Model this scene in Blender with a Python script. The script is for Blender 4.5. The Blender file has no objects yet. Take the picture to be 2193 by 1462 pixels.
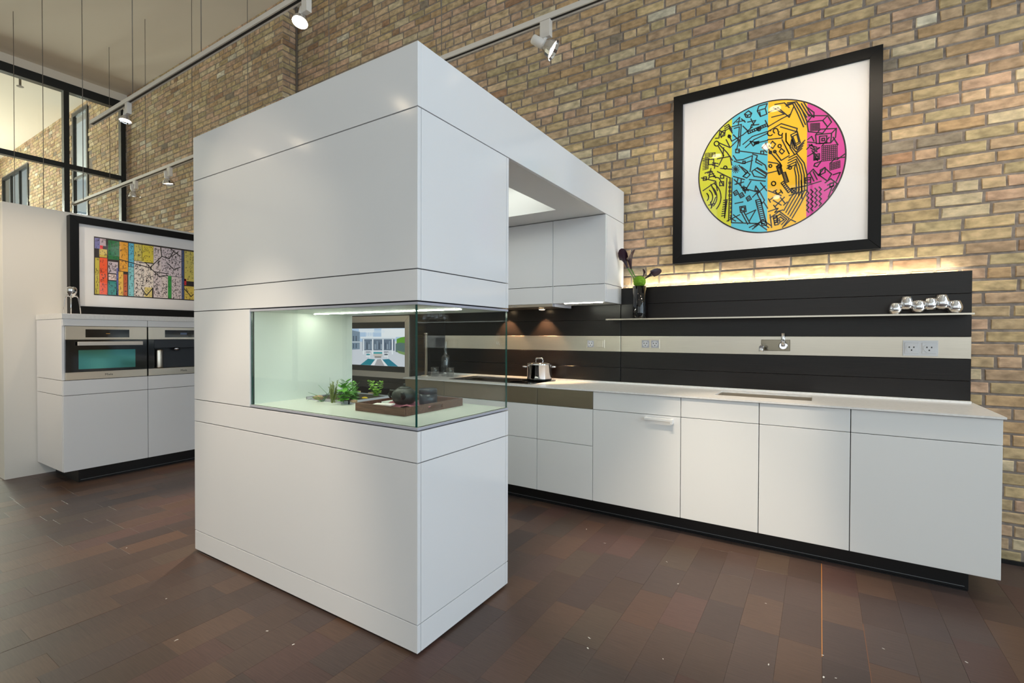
import bpy, bmesh, math, random
from mathutils import Vector, Matrix
random.seed(7)
S = bpy.context.scene
COL = S.collection
PI = math.pi

# ------------------------------------------------------------------ camera
CAM = Vector((0, 0, 1.314)); FPX = 1042.56
_yaw, _pit, _rol = math.radians(32.334), math.radians(0.677), math.radians(0.168)
FW = Vector((-math.sin(_yaw)*math.cos(_pit), math.cos(_yaw)*math.cos(_pit), -math.sin(_pit)))
_r = Vector((math.cos(_yaw), math.sin(_yaw), 0)); _u = _r.cross(FW)
RT = _r*math.cos(_rol) + _u*math.sin(_rol); UP = -_r*math.sin(_rol) + _u*math.cos(_rol)
cd = bpy.data.cameras.new('camera'); cam = bpy.data.objects.new('camera', cd); COL.objects.link(cam)
cd.sensor_width = 36; cd.sensor_fit = 'HORIZONTAL'; cd.lens = FPX/2193*36; cd.clip_start = .05; cd.clip_end = 200
cam.matrix_world = Matrix(((RT.x, UP.x, -FW.x, CAM.x), (RT.y, UP.y, -FW.y, CAM.y), (RT.z, UP.z, -FW.z, CAM.z), (0, 0, 0, 1)))
S.camera = cam
def PX(x, y, ax, v):                      # photo pixel -> point on the plane ax = v
    d = FW + RT*((x-1096.5)/FPX) + UP*((731-y)/FPX)
    i = 'XYZ'.index(ax); t = (v-CAM[i])/d[i]
    return CAM + d*t
def PR(p):
    d = Vector(p)-CAM; z = d.dot(FW)
    if z < .05: return None
    return (1096.5+FPX*d.dot(RT)/z, 731-FPX*d.dot(UP)/z, z)

# ------------------------------------------------------------------ world, daylight, exposure
S.view_settings.view_transform = 'Standard'; S.view_settings.look = 'None'
S.view_settings.gamma = 1; S.view_settings.use_curve_mapping = False
S.view_settings.exposure = -0.5
W = bpy.data.worlds.new('world'); S.world = W; W.use_nodes = True
W.node_tree.nodes['Background'].inputs[0].default_value = (.75, .86, 1, 1)
W.node_tree.nodes['Background'].inputs[1].default_value = 1.0
ZC = 5.60          # ceiling height
XR, YF = 4.6, -5.6 # right wall, wall behind the camera
XG = -10.59        # glazed wall at the left
YW = 3.925         # brick face of the back wall
YP = 3.72          # brick face of the thicker stretch at the left
WIN_R = [(-4.7, -2.6), (-1.7, .4), (1.2, 3.3)]              # unseen window openings (Y) in the right wall
WIN_F = [(-4.6, -2.2), (-1.4, 1.0), (1.8, 4.2)]  # window openings (X) in the wall behind the camera
WZ = (.8, 5.1)
def area(name, loc, rot, sx, sy, power, col):
    l = bpy.data.lights.new(name, 'AREA'); l.shape = 'RECTANGLE'; l.size = sx; l.size_y = sy; l.energy = power; l.color = col
    o = bpy.data.objects.new(name, l); COL.objects.link(o); o.location = loc; o.rotation_euler = rot; return o
for a, b in WIN_R:
    area('window_daylight', (XR+.35, (a+b)/2, sum(WZ)/2), (0, PI/2, 0), WZ[1]-WZ[0], b-a, 225, (.73, .84, 1))
for a, b in WIN_F:
    area('window_daylight', ((a+b)/2, YF-.35, sum(WZ)/2), (PI/2, 0, 0), b-a, WZ[1]-WZ[0], 52, (1, .96, .95))
WARM = (1, .84, .63)
def spot(name, loc, target, power, angle, blend=.6, col=WARM, size=.03):
    l = bpy.data.lights.new(name, 'SPOT'); l.energy = power; l.color = col; l.spot_size = math.radians(angle); l.spot_blend = blend
    l.shadow_soft_size = size
    o = bpy.data.objects.new(name, l); COL.objects.link(o); o.location = loc
    o.rotation_euler = (Vector(target)-Vector(loc)).to_track_quat('-Z', 'Y').to_euler(); return o

# ------------------------------------------------------------------ materials
def lin(c):
    return tuple((v/255/12.92 if v/255 <= .04045 else ((v/255+.055)/1.055)**2.4) for v in c) + (1,)
M = {}
def mat(name, rgb, rough=.5, metal=0, spec=.5, coat=0, coatr=.03, emit=None, es=0, aniso=0, sheen=0):
    m = bpy.data.materials.new(name); m.use_nodes = True
    b = m.node_tree.nodes['Principled BSDF']
    b.inputs['Base Color'].default_value = lin(rgb); b.inputs['Roughness'].default_value = rough
    b.inputs['Metallic'].default_value = metal; b.inputs['Specular IOR Level'].default_value = spec
    b.inputs['Coat Weight'].default_value = coat; b.inputs['Coat Roughness'].default_value = coatr
    b.inputs['Anisotropic'].default_value = aniso
    if emit: b.inputs['Emission Color'].default_value = lin(emit); b.inputs['Emission Strength'].default_value = es
    M[name] = m; return m
def nodes(m): return m.node_tree.nodes, m.node_tree.links, m.node_tree.nodes['Principled BSDF']
def grain(m, scale, c0, c1, stretch=(1, 1, 1), bump=0, detail=4, rough=None, p0=.3, p1=.7):
    n, l, b = nodes(m)
    tc = n.new('ShaderNodeTexCoord'); mp = n.new('ShaderNodeMapping'); nz = n.new('ShaderNodeTexNoise'); cr = n.new('ShaderNodeValToRGB')
    mp.inputs['Scale'].default_value = stretch; nz.inputs['Scale'].default_value = scale; nz.inputs['Detail'].default_value = detail
    cr.color_ramp.elements[0].color = lin(c0); cr.color_ramp.elements[1].color = lin(c1)
    cr.color_ramp.elements[0].position = p0; cr.color_ramp.elements[1].position = p1
    l.new(tc.outputs['Object'], mp.inputs[0]); l.new(mp.outputs[0], nz.inputs[0]); l.new(nz.outputs[0], cr.inputs[0]); l.new(cr.outputs[0], b.inputs['Base Color'])
    if bump:
        bp = n.new('ShaderNodeBump'); bp.inputs['Strength'].default_value = bump; bp.inputs['Distance'].default_value = .002
        l.new(nz.outputs[0], bp.inputs['Height']); l.new(bp.outputs[0], b.inputs['Normal'])
    if rough:
        mr = n.new('ShaderNodeMapRange'); mr.inputs[3].default_value, mr.inputs[4].default_value = rough
        l.new(nz.outputs[0], mr.inputs[0]); l.new(mr.outputs[0], b.inputs['Roughness'])
    return m
mat('lacquer', (228, 227, 229), .13, spec=.5)
mat('matt_white', (226, 226, 226), .42)
mat('white_edge', (170, 170, 182), .45)
mat('seam', (16, 17, 20), .6)
mat('plinth', (14, 15, 18), .35)
mat('steel_line', (190, 195, 200), .3, 1)
grain(mat('worktop', (228, 226, 224), .28), 60, (222, 220, 218), (234, 232, 231))
grain(mat('steel', (222, 210, 190), .3, 1), 30, (212, 203, 189), (226, 217, 203), (.15, 40, 40), 0, 2, rough=(.27, .33))
grain(mat('bronze_steel', (150, 140, 118), .36, 1), 30, (146, 137, 118), (156, 147, 127), (.15, 40, 40), 0, 2, rough=(.33, .4))
mat('dark_chrome', (120, 112, 98), .1, 1)
mat('chrome', (225, 225, 228), .06, 1)
grain(mat('cladding', (30, 24, 23), .36, spec=.4), 14, (12, 9, 9), (26, 20, 19), (.35, 30, 30), .18, rough=(.24, .36))
mat('black_frame', (10, 9, 10), .42, spec=.22)
mat('black_gloss', (8, 8, 10), .07, spec=.6)
mat('mat_board', (222, 220, 222), .6, coat=1, coatr=.01)
mat('paper', (235, 233, 228), .7)
mat('ceiling', (232, 222, 208), .9)
mat('plaster', (218, 212, 204), .85)
mat('frame_dark', (22, 26, 28), .4)
mat('track_white', (214, 206, 198), .4)
mat('cable', (120, 112, 104), .5, .3)
mat('led', (255, 255, 245), .5, emit=(252, 255, 236), es=72)
mat('led_wall', (255, 255, 245), .5, emit=(255, 250, 224), es=95)
mat('light_panel', (255, 255, 250), .5, emit=(250, 255, 244), es=3.0)
mat('bulb', (255, 250, 240), .4, emit=(255, 232, 196), es=30)
mat('halogen', (255, 250, 240), .4, emit=(255, 220, 170), es=30)
grain(mat('walnut', (88, 60, 48), .4), 10, (72, 48, 38), (112, 78, 62), (1.5, 18, 18), .1)
mat('napkin', (164, 100, 114), .9)
grain(mat('iron', (34, 38, 36), .45), 40, (26, 30, 28), (46, 52, 48), bump=.3)
mat('clay_black', (38, 42, 50), .35)
mat('pale_wood', (196, 166, 132), .6)
grain(mat('driftwood', (150, 126, 98), .8), 25, (110, 88, 66), (176, 152, 122), (1, 8, 8), .5)
mat('soil', (48, 40, 32), .95)
mat('leaf', (92, 158, 52), .5); mat('leaf_light', (150, 196, 76), .55); mat('leaf_dark', (74, 130, 52), .55); mat('rosemary', (128, 142, 70), .6)
mat('stem', (96, 142, 66), .5); mat('moss', (112, 156, 26), .8)
mat('calla', (44, 18, 34), .4); mat('yellow', (226, 190, 40), .45)
mat('socket_face', (206, 206, 208), .35); mat('socket_hole', (20, 20, 22), .5)
mat('tv_bezel', (26, 24, 25), .3)
mat('screen_black', (10, 12, 16), .15)
mat('wine', (92, 40, 52), .8)
mat('ink', (34, 24, 26), .6, coat=1, coatr=.01)
mat('plinth_line', (150, 155, 160), .4, .8)
mat('copper_rust', (120, 84, 54), .7)
mat('deck', (120, 120, 120), .8)
mat('greenery', (120, 150, 120), .9)

def glassmat(name, tint, ior=1.45, extra=0.0):
    m = bpy.data.materials.new(name); m.use_nodes = True; n = m.node_tree.nodes; l = m.node_tree.links
    n.remove(n['Principled BSDF']); out = n['Material Output']
    t = n.new('ShaderNodeBsdfTransparent'); g = n.new('ShaderNodeBsdfGlossy'); fr = n.new('ShaderNodeFresnel'); mx = n.new('ShaderNodeMixShader')
    t.inputs[0].default_value = tint; g.inputs['Roughness'].default_value = .005; fr.inputs[0].default_value = ior
    ge = n.new('ShaderNodeNewGeometry'); mr = n.new('ShaderNodeMapRange'); mr.inputs[3].default_value = ior; mr.inputs[4].default_value = 1/ior
    l.new(ge.outputs['Backfacing'], mr.inputs[0]); l.new(mr.outputs[0], fr.inputs[0])
    l.new(fr.outputs[0], mx.inputs[0]); l.new(t.outputs[0], mx.inputs[1]); l.new(g.outputs[0], mx.inputs[2]); l.new(mx.outputs[0], out.inputs[0])
    M[name] = m; return m
glassmat('glass', (.955, .985, .97, 1), 1.42)
glassmat('window_glass', (.93, .96, .94, 1), 1.4)
glassmat('tumbler_glass', (.90, .92, .93, 1), 1.9)
mat('glass_edge', (8, 70, 66), .15, spec=.7)
grain(mat('niche_glass', (224, 230, 224), .3), 3, (220, 227, 220), (226, 232, 226))

def attrmat(name, rough, spec, bump=0, bscale=40, stretch=(1, 1, 1), var=.25, space='Object', lines=None):
    """colour = object colour x face colour x fine noise; one material for all pieces of a kind"""
    m = bpy.data.materials.new(name); m.use_nodes = True; n, l, b = nodes(m)
    oi = n.new('ShaderNodeObjectInfo'); at = n.new('ShaderNodeAttribute'); at.attribute_name = 'tint'
    mx = n.new('ShaderNodeMix'); mx.data_type = 'RGBA'; mx.blend_type = 'MULTIPLY'; mx.inputs[0].default_value = 1
    l.new(oi.outputs['Color'], mx.inputs[6]); l.new(at.outputs['Color'], mx.inputs[7])
    g = n.new('ShaderNodeNewGeometry'); mp = n.new('ShaderNodeMapping'); mp.inputs['Scale'].default_value = stretch
    nz = n.new('ShaderNodeTexNoise'); nz.inputs['Scale'].default_value = bscale; nz.inputs['Detail'].default_value = 5
    l.new(g.outputs['Position'], mp.inputs[0]); l.new(mp.outputs[0], nz.inputs[0])
    mr = n.new('ShaderNodeMapRange'); mr.inputs[1].default_value, mr.inputs[2].default_value = .25, .75
    mr.inputs[3].default_value, mr.inputs[4].default_value = 1-var, 1+var; l.new(nz.outputs[0], mr.inputs[0])
    m2 = n.new('ShaderNodeMix'); m2.data_type = 'RGBA'; m2.blend_type = 'MULTIPLY'; m2.inputs[0].default_value = 1
    l.new(mx.outputs[2], m2.inputs[6]); l.new(mr.outputs[0], m2.inputs[7]); l.new(m2.outputs[2], b.inputs['Base Color'])
    b.inputs['Roughness'].default_value = rough; b.inputs['Specular IOR Level'].default_value = spec
    if bump:
        bp = n.new('ShaderNodeBump'); bp.inputs['Strength'].default_value = bump; bp.inputs['Distance'].default_value = .004
        l.new(nz.outputs[0], bp.inputs['Height']); l.new(bp.outputs[0], b.inputs['Normal'])
    M[name] = m; return m
attrmat('brick', .9, .25, .8, 17, (1, 1, 1.8), .38)
attrmat('floor_wood', .38, .45, .03, 26, (.35, 7, 7), .2)
grain(mat('mortar', (138, 127, 120), .95, spec=.2), 30, (122, 112, 105), (152, 141, 133), bump=.5)
mat('subfloor', (26, 20, 18), .8)
def vcolmat(name, rough=.6, coat=0, emit=0):
    m = bpy.data.materials.new(name); m.use_nodes = True; n, l, b = nodes(m)
    at = n.new('ShaderNodeAttribute'); at.attribute_name = 'tint'
    if emit:
        l.new(at.outputs['Color'], b.inputs['Emission Color']); b.inputs['Emission Strength'].default_value = emit; b.inputs['Base Color'].default_value = (0, 0, 0, 1)
    else: l.new(at.outputs['Color'], b.inputs['Base Color'])
    b.inputs['Roughness'].default_value = rough; b.inputs['Coat Weight'].default_value = coat; b.inputs['Coat Roughness'].default_value = .01
    M[name] = m; return m
vcolmat('print', .6, 1); vcolmat('screen', .2, 0, 1.25)

# ------------------------------------------------------------------ mesh helpers
class MB:
    def __init__(s): s.v = []; s.f = []; s.m = []; s.c = []; s.smooth = []
    def face(s, idx, m=0, c=None, sm=False): s.f.append(idx); s.m.append(m); s.c.append(c or (1, 1, 1, 1)); s.smooth.append(sm)
    def box(s, lo, hi, m=0, c=None):
        b = len(s.v); x0, y0, z0 = lo; x1, y1, z1 = hi
        s.v += [(x0, y0, z0), (x1, y0, z0), (x1, y1, z0), (x0, y1, z0), (x0, y0, z1), (x1, y0, z1), (x1, y1, z1), (x0, y1, z1)]
        for q in ((0, 3, 2, 1), (4, 5, 6, 7), (0, 1, 5, 4), (1, 2, 6, 5), (2, 3, 7, 6), (3, 0, 4, 7)): s.face([b+i for i in q], m, c)
        return s
    def poly(s, pts, m=0, c=None):
        b = len(s.v); s.v += [tuple(p) for p in pts]; s.face(list(range(b, b+len(pts))), m, c); return s
    def lathe(s, prof, seg=24, o=(0, 0, 0), m=0, axis=None, sm=True, c=None):
        """prof: (radius, height) list; axis: direction (default +Z)"""
        b = len(s.v); o = Vector(o); q = Vector(axis).normalized().to_track_quat('Z', 'Y') if axis is not None else None
        for r, h in prof:
            for i in range(seg):
                a = 2*PI*i/seg; p = Vector((r*math.cos(a), r*math.sin(a), h))
                if q: p = q @ p
                s.v.append(tuple(o+p))
        for j in range(len(prof)-1):
            for i in range(seg):
                k = (i+1) % seg; s.face([b+j*seg+i, b+j*seg+k, b+(j+1)*seg+k, b+(j+1)*seg+i], m, c, sm)
        if prof[0][0] > 1e-5: s.face([b+i for i in reversed(range(seg))], m, c)
        if prof[-1][0] > 1e-5: s.face([b+(len(prof)-1)*seg+i for i in range(seg)], m, c)
        return s
    def tube(s, pts, r, seg=8, m=0, c=None):
        pts = [Vector(p) for p in pts]; b = len(s.v); n = len(pts)
        rr = r if isinstance(r, (list, tuple)) else [r]*n
        up = Vector((0, 0, 1))
        for i, p in enumerate(pts):
            t = (pts[min(i+1, n-1)]-pts[max(i-1, 0)]).normalized()
            a = t.cross(up)
            if a.length < 1e-3: a = t.cross(Vector((1, 0, 0)))
            a.normalize(); d = t.cross(a)
            for k in range(seg):
                an = 2*PI*k/seg; s.v.append(tuple(p+a*rr[i]*math.cos(an)+d*rr[i]*math.sin(an)))
        for j in range(n-1):
            for k in range(seg):
                q = (k+1) % seg; s.face([b+j*seg+k, b+j*seg+q, b+(j+1)*seg+q, b+(j+1)*seg+k], m, c, True)
        s.face([b+k for k in reversed(range(seg))], m, c); s.face([b+(n-1)*seg+k for k in range(seg)], m, c)
        return s
    def mesh(s, name, off, mats):
        me = bpy.data.meshes.new(name)
        me.from_pydata([(x-off[0], y-off[1], z-off[2]) for x, y, z in s.v], [], s.f)
        for k in mats: me.materials.append(M[k])
        if len(mats) > 1: me.polygons.foreach_set('material_index', s.m)
        me.polygons.foreach_set('use_smooth', s.smooth)
        at = me.attributes.new('tint', 'FLOAT_COLOR', 'FACE')
        fl = []
        for c in s.c: fl += list(c)
        at.data.foreach_set('color', fl)
        me.update(); return me
def wloc(p):
    v = Vector((0, 0, 0))
    while p is not None: v = v+p.location; p = p.parent
    return v
def tag(o, label=None, cat=None, group=None, kind=None):
    if label: o['label'] = label
    if cat: o['category'] = cat
    if group: o['group'] = group
    if kind: o['kind'] = kind
    return o
def mk(name, mb, mats, parent=None, bevel=0, loc=None, seg=1):
    """mesh object from world-space geometry; a top-level one gets its origin at loc"""
    if isinstance(mats, str): mats = [mats]
    off = wloc(parent) if parent else Vector(loc or (0, 0, 0))
    o = bpy.data.objects.new(name, mb.mesh(name, off, mats)); COL.objects.link(o)
    if parent: o.parent = parent
    else: o.location = off
    if bevel:
        b = o.modifiers.new('bevel', 'BEVEL'); b.width = bevel; b.segments = seg; b.limit_method = 'ANGLE'
    return o
def bx(name, lo, hi, m, parent=None, bevel=0, loc=None):
    if parent is None and loc is None: loc = ((lo[0]+hi[0])/2, (lo[1]+hi[1])/2, lo[2])
    return mk(name, MB().box(lo, hi), m, parent, bevel, loc)
def thing(name, label, cat, loc, group=None):
    o = bpy.data.objects.new(name, None); COL.objects.link(o); o.location = loc; o.empty_display_size = .1
    return tag(o, label, cat, group)
def struct(o): o['kind'] = 'structure'; return o
def text_mesh(name, txt, size, origin, ux, uz, m, parent):
    cu = bpy.data.curves.new('t', 'FONT'); cu.body = txt; cu.size = size; cu.align_x = 'CENTER'; cu.align_y = 'CENTER'
    to = bpy.data.objects.new('t', cu); COL.objects.link(to)
    me = bpy.data.meshes.new_from_object(to.evaluated_get(bpy.context.evaluated_depsgraph_get()))
    bpy.data.objects.remove(to); o = Vector(origin); ux = Vector(ux); uz = Vector(uz)
    mb = MB(); mb.v = [tuple(o+ux*v.co.x+uz*v.co.y) for v in me.vertices]
    for p in me.polygons: mb.face(list(p.vertices))
    return mk(name, mb, m, parent)
def inside(pt, poly):
    x, y = pt; r = False
    for i in range(len(poly)):
        (x1, y1), (x2, y2) = poly[i], poly[i-1]
        if (y1 > y) != (y2 > y) and x < (x2-x1)*(y-y1)/(y2-y1)+x1: r = not r
    return r
HIDE = [[(413, 296), (893, 87), (1336, 411), (1336, 1100), (1087, 1252), (895, 1400), (416, 1176)],
        [(1330, 615), (2077, 580), (2077, 862), (2150, 893), (2148, 1243), (2073, 1262), (1087, 1062), (1087, 700)],
        [(1442, 208), (1888, 98), (1888, 533), (1445, 564)], [(0, 432), (413, 497), (413, 984), (167, 1033), (12, 1031), (0, 1031)]]
def shows(p):
    q = PR(p)
    if not q or not (-15 < q[0] < 2208 and -15 < q[1] < 1477): return 0
    if any(inside(q[:2], h) for h in HIDE): return 0
    return q[2]

# ================================================================== STRUCTURE
# ------------------------------------------------------------------ floor
TW, TL, G = .159, .32, .00012
floor = struct(bx('floor', (-19.2, YF, -.20), (XR, YW+.3, -.012), 'subfloor'))
TPAL = [(80, 61, 55), (92, 66, 54), (76, 61, 57), (84, 69, 58), (97, 70, 54), (70, 56, 54), (88, 61, 56), (79, 61, 53), (101, 76, 62), (73, 57, 51)]
def tile_geo(mb, x0, x1, y0, y1, c=None, z=0.0):
    b = len(mb.v); e = .0005
    mb.v += [(x0+e, y0+e, z), (x1-e, y0+e, z), (x1-e, y1-e, z), (x0+e, y1-e, z), (x0, y0, z-e), (x1, y0, z-e), (x1, y1, z-e), (x0, y1, z-e),
             (x0, y0, z-.012), (x1, y0, z-.012), (x1, y1, z-.012), (x0, y1, z-.012)]
    mb.face([b, b+1, b+2, b+3], 0, c)
    for k in range(4):
        q = (k+1) % 4
        mb.face([b+4+k, b+4+q, b+q, b+k], 0, c); mb.face([b+8+k, b+8+q, b+4+q, b+4+k], 0, c)
tiles = []
rs = random.Random(3)
n0 = int((-19.1-.177)/TW); n1 = int((XR-.177)/TW)
for n in range(n0, n1):
    x0 = .177+n*TW; y = YF+rs.random()*TL*.9 - TL
    off = {0: 2.10, -1: 2.348-.32*1, -5: 2.237, -6: 2.806, -7: 2.859, -8: 2.467, -9: 2.42, -10: 2.894}.get(n)
    if off is not None: y = off - TL*math.ceil((off-YF)/TL)
    if n % 2 and off is None: y += TL*.5
    while y < YW:
        tiles.append((x0, y)); y += TL
cand = []
for i, (x, y) in enumerate(tiles):
    d = shows((x+TW/2, y+TL/2, 0)) if (-8 < x < 2.2 and -.6 < y < 3.6) else 0
    if d: cand.append((d, i))
cand.sort(); keep = {i for d, i in cand[:300]}
tmb = MB(); tile_geo(tmb, -TW/2+G, TW/2-G, -TL/2+G, TL/2-G); tile_me = tmb.mesh('floor_tile', (0, 0, 0), ['floor_wood'])
fm = MB()
for i, (x, y) in enumerate(tiles):
    c = lin(rs.choice(TPAL)); k = .9+.2*rs.random(); c = tuple((c[q]*.62+lin((80, 65, 59))[q]*.38)*k for q in range(3))+(1,); z = rs.uniform(-.0004, .0004)
    if i in keep:
        o = bpy.data.objects.new('floor_tile', tile_me); COL.objects.link(o); o.parent = floor
        o.location = Vector((x+TW/2, y+TL/2, z)) - floor.location; o.color = c
    else: tile_geo(fm, x+G, x+TW-G, max(y, YF)+G, min(y+TL, YW+.05)-G, c, z)
o = mk('tile_field', fm, 'floor_wood', floor); o['kind'] = 'stuff'
mat('joint_orange', (196, 128, 62), .5); mat('joint_red', (128, 84, 56), .5)  # light caught in the floor gaps, painted as coloured strips
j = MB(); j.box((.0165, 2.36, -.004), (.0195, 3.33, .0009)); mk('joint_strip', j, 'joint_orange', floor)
j = MB(); j.box((.1758, 2.2, -.004), (.1782, 2.73, .0008)); mk('joint_strip', j, 'joint_red', floor)
fl = MB()
for (px, py) in [(1256, 1133), (1295, 1163), (1428, 1203), (1452, 1250), (1262, 1366), (1420, 1411), (1259, 1388), (379, 1370), (375, 1372), (356, 1282), (271, 1173), (572, 1351), (1892, 1389), (1762, 1403), (2070, 1418), (1646, 1423), (1764, 1450), (1790, 1452), (628, 1380), (1640, 1292)]:
    p = PX(px, py, 'Z', 0); a = rs.random()*PI; w, h = rs.uniform(.002, .004), rs.uniform(.004, .009)
    dx, dy = Vector((math.cos(a), math.sin(a), 0)), Vector((-math.sin(a), math.cos(a), 0)); p.z = .0012
    fl.poly([p-dx*h-dy*w*.3, p+dx*h*.6-dy*w, p+dx*h+dy*w*.4, p-dx*h*.5+dy*w])
mk('debris_fleck', fl, 'paper', floor)['kind'] = 'stuff'

# ------------------------------------------------------------------ brick walls
BPAL = [(190, 165, 130), (196, 170, 138), (184, 155, 127), (192, 160, 134), (176, 158, 122), (200, 182, 150), (180, 150, 114), (188, 161, 130), (192, 168, 128), (184, 161, 124), (176, 149, 121)]
BRARE = [(154, 124, 98), (168, 132, 104), (148, 134, 116), (206, 196, 174)]
CH, BH, BL, HL = .0752, .0615, .214, .102
rb = random.Random(11)
def bcol():
    c = lin(rb.choice(BRARE) if rb.random() < .07 else rb.choice(BPAL)); k = .86+.26*rb.random(); return (c[0]*k, c[1]*k, c[2]*k, 1)
def brick_geo(mb, x0, x1, z0, z1, y, c=None, jit=.0018, fn=None, depth=.016):
    b = len(mb.v); e = .0045; J = lambda: rb.uniform(-jit, jit)
    fr = [(x0+e+J(), z0+e+J()), (x1-e+J(), z0+e+J()), (x1-e+J(), z1-e+J()), (x0+e+J(), z1-e+J())]
    ri = [(x0+J(), z0+J()), (x1+J(), z0+J()), (x1+J(), z1+J()), (x0+J(), z1+J())]
    vs = [(a, y+J()*.8, d) for a, d in fr] + [(a, y+.005, d) for a, d in ri] + [(a, y+depth, d) for a, d in ri]
    mb.v += [fn(v) if fn else v for v in vs]
    mb.face([b, b+1, b+2, b+3], 0, c)
    for k in range(4):
        q = (k+1) % 4
        mb.face([b+4+k, b+4+q, b+q, b+k], 0, c); mb.face([b+8+k, b+8+q, b+4+q, b+4+k], 0, c)
def layout(xa, xb, za, zb, ph=0):
    out = []; k0 = int(za/CH)
    for k in range(k0, int(zb/CH)+1):
        z = k*CH+rb.uniform(-.0015, .0015)
        head = (k % 7 == 1); L = HL if head else BL
        x = xa - (0 if head else (L*.5 if k % 2 else 0)) + ph - rb.random()*.05
        while x < xb:
            l = L+rb.uniform(-.004, .004)
            if not head and rb.random() < .045: l = HL
            out.append((x, x+l, z+.007, z+.007+BH, l)); x += l+rb.uniform(.009, .017)
    return out
def openings_cut(r, ops):
    for (a, b, c, d) in ops:
        if r[1] > a and r[0] < b and r[3] > c and r[2] < d: return True
    return False
variants = {}
for kind, L in (('s', BL), ('h', HL)):
    variants[kind] = []
    for i in range(7):
        mb = MB(); brick_geo(mb, -L/2, L/2, -BH/2, BH/2, 0, None, .0022); variants[kind].append(mb.mesh('brick', (0, 0, 0), ['brick']))
def brick_wall(parent, xa, xb, za, zb, y, limit, ops=()):
    rows = layout(xa, xb, za, zb); c = []
    for i, r in enumerate(rows):
        if r[0] < xa or r[1] > xb or r[3] > zb or openings_cut(r, ops): continue
        d = shows(((r[0]+r[1])/2, y, (r[2]+r[3])/2))
        if d: c.append((d/(r[4]**.5), i))
    c.sort(); kp = {i for d, i in c[:limit]}; mb = MB()
    for i, r in enumerate(rows):
        col = bcol()
        if i in kp:
            k = 's' if r[4] > .16 else 'h'
            o = bpy.data.objects.new('brick', rb.choice(variants[k])); COL.objects.link(o); o.parent = parent
            o.location = Vector(((r[0]+r[1])/2, y+rb.uniform(-.0025, .002), (r[2]+r[3])/2)) - wloc(parent)
            o.rotation_euler = (rb.uniform(-.006, .006), rb.uniform(-.006, .006), rb.uniform(-.004, .004)); o.color = col
            o.scale = (r[4]/(BL if k == 's' else HL), 1, 1)
        else:
            a, b = max(r[0], xa), min(r[1], xb); d = min(r[3], zb)
            if b-a < .02 or d-r[2] < .015 or openings_cut(r, ops): continue
            brick_geo(mb, a, b, r[2], d, y+rb.uniform(-.0025, .002), col)
    mk('brick_field', mb, 'brick', parent)['kind'] = 'stuff'
XJ = -5.84
wall_back = struct(bx('wall_back', (XJ-.4, YW+.006, 0), (XR, YW+.35, ZC), 'mortar'))
brick_wall(wall_back, XJ+.005, XR-.01, .0, ZC, YW, 300)
pier = struct(bx('wall_back_left', (XG, YP+.006, 0), (XJ-.009, YW+.36, ZC), 'mortar'))
brick_wall(pier, XG+.01, XJ-.002, 0, ZC, YP, 300)
ret = MB()                                            # the return face of the thicker stretch
for k in range(int(ZC/CH)):
    w = [(.0, .205)] if k % 2 else [(.0, .098), (.108, .205)]
    for a, b in w: brick_geo(ret, a, b, k*CH+.007, k*CH+.007+BH, 0, bcol(), fn=lambda v: (XJ-v[1], YP+.002+v[0], v[2]))
mk('brick_return', ret, 'brick', pier)['kind'] = 'stuff'
tag(bx('conduit_pipe', (XJ+.012, YW-.03, 0), (XJ+.03, YW-.012, ZC), 'cable'), 'thin grey conduit pipe in the corner of the brick wall', 'pipe')
OPS2 = [(-13.25, -12.4, 3.2, 5.9), (-18.4, -16.2, 2.6, 5.45)]
w2 = struct(mk('wall_neighbour', MB(), 'mortar'))
mb = MB()
xs = [-19.2, -18.4, -16.2, -13.25, -12.4, XG]
for a, b, op in ((-19.2, -18.4, 0), (-18.4, -16.2, 2), (-16.2, -13.25, 0), (-13.25, -12.4, 1), (-12.4, XG-.02, 0)):
    if not op: mb.box((a, YP+.009, 0), (b, YP+.06, 6.0))
    else:
        o_ = OPS2[op-1]; mb.box((a, YP+.009, 0), (b, YP+.06, o_[2]))
        mb.box((a, YP+.009, o_[3]), (b, YP+.06, 6.0))
w2.data = mb.mesh('wall_neighbour', (0, 0, 0), ['mortar'])
brick_wall(w2, -19.1, XG-.03, 1.8, 6.0, YP, 0, OPS2)

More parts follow.
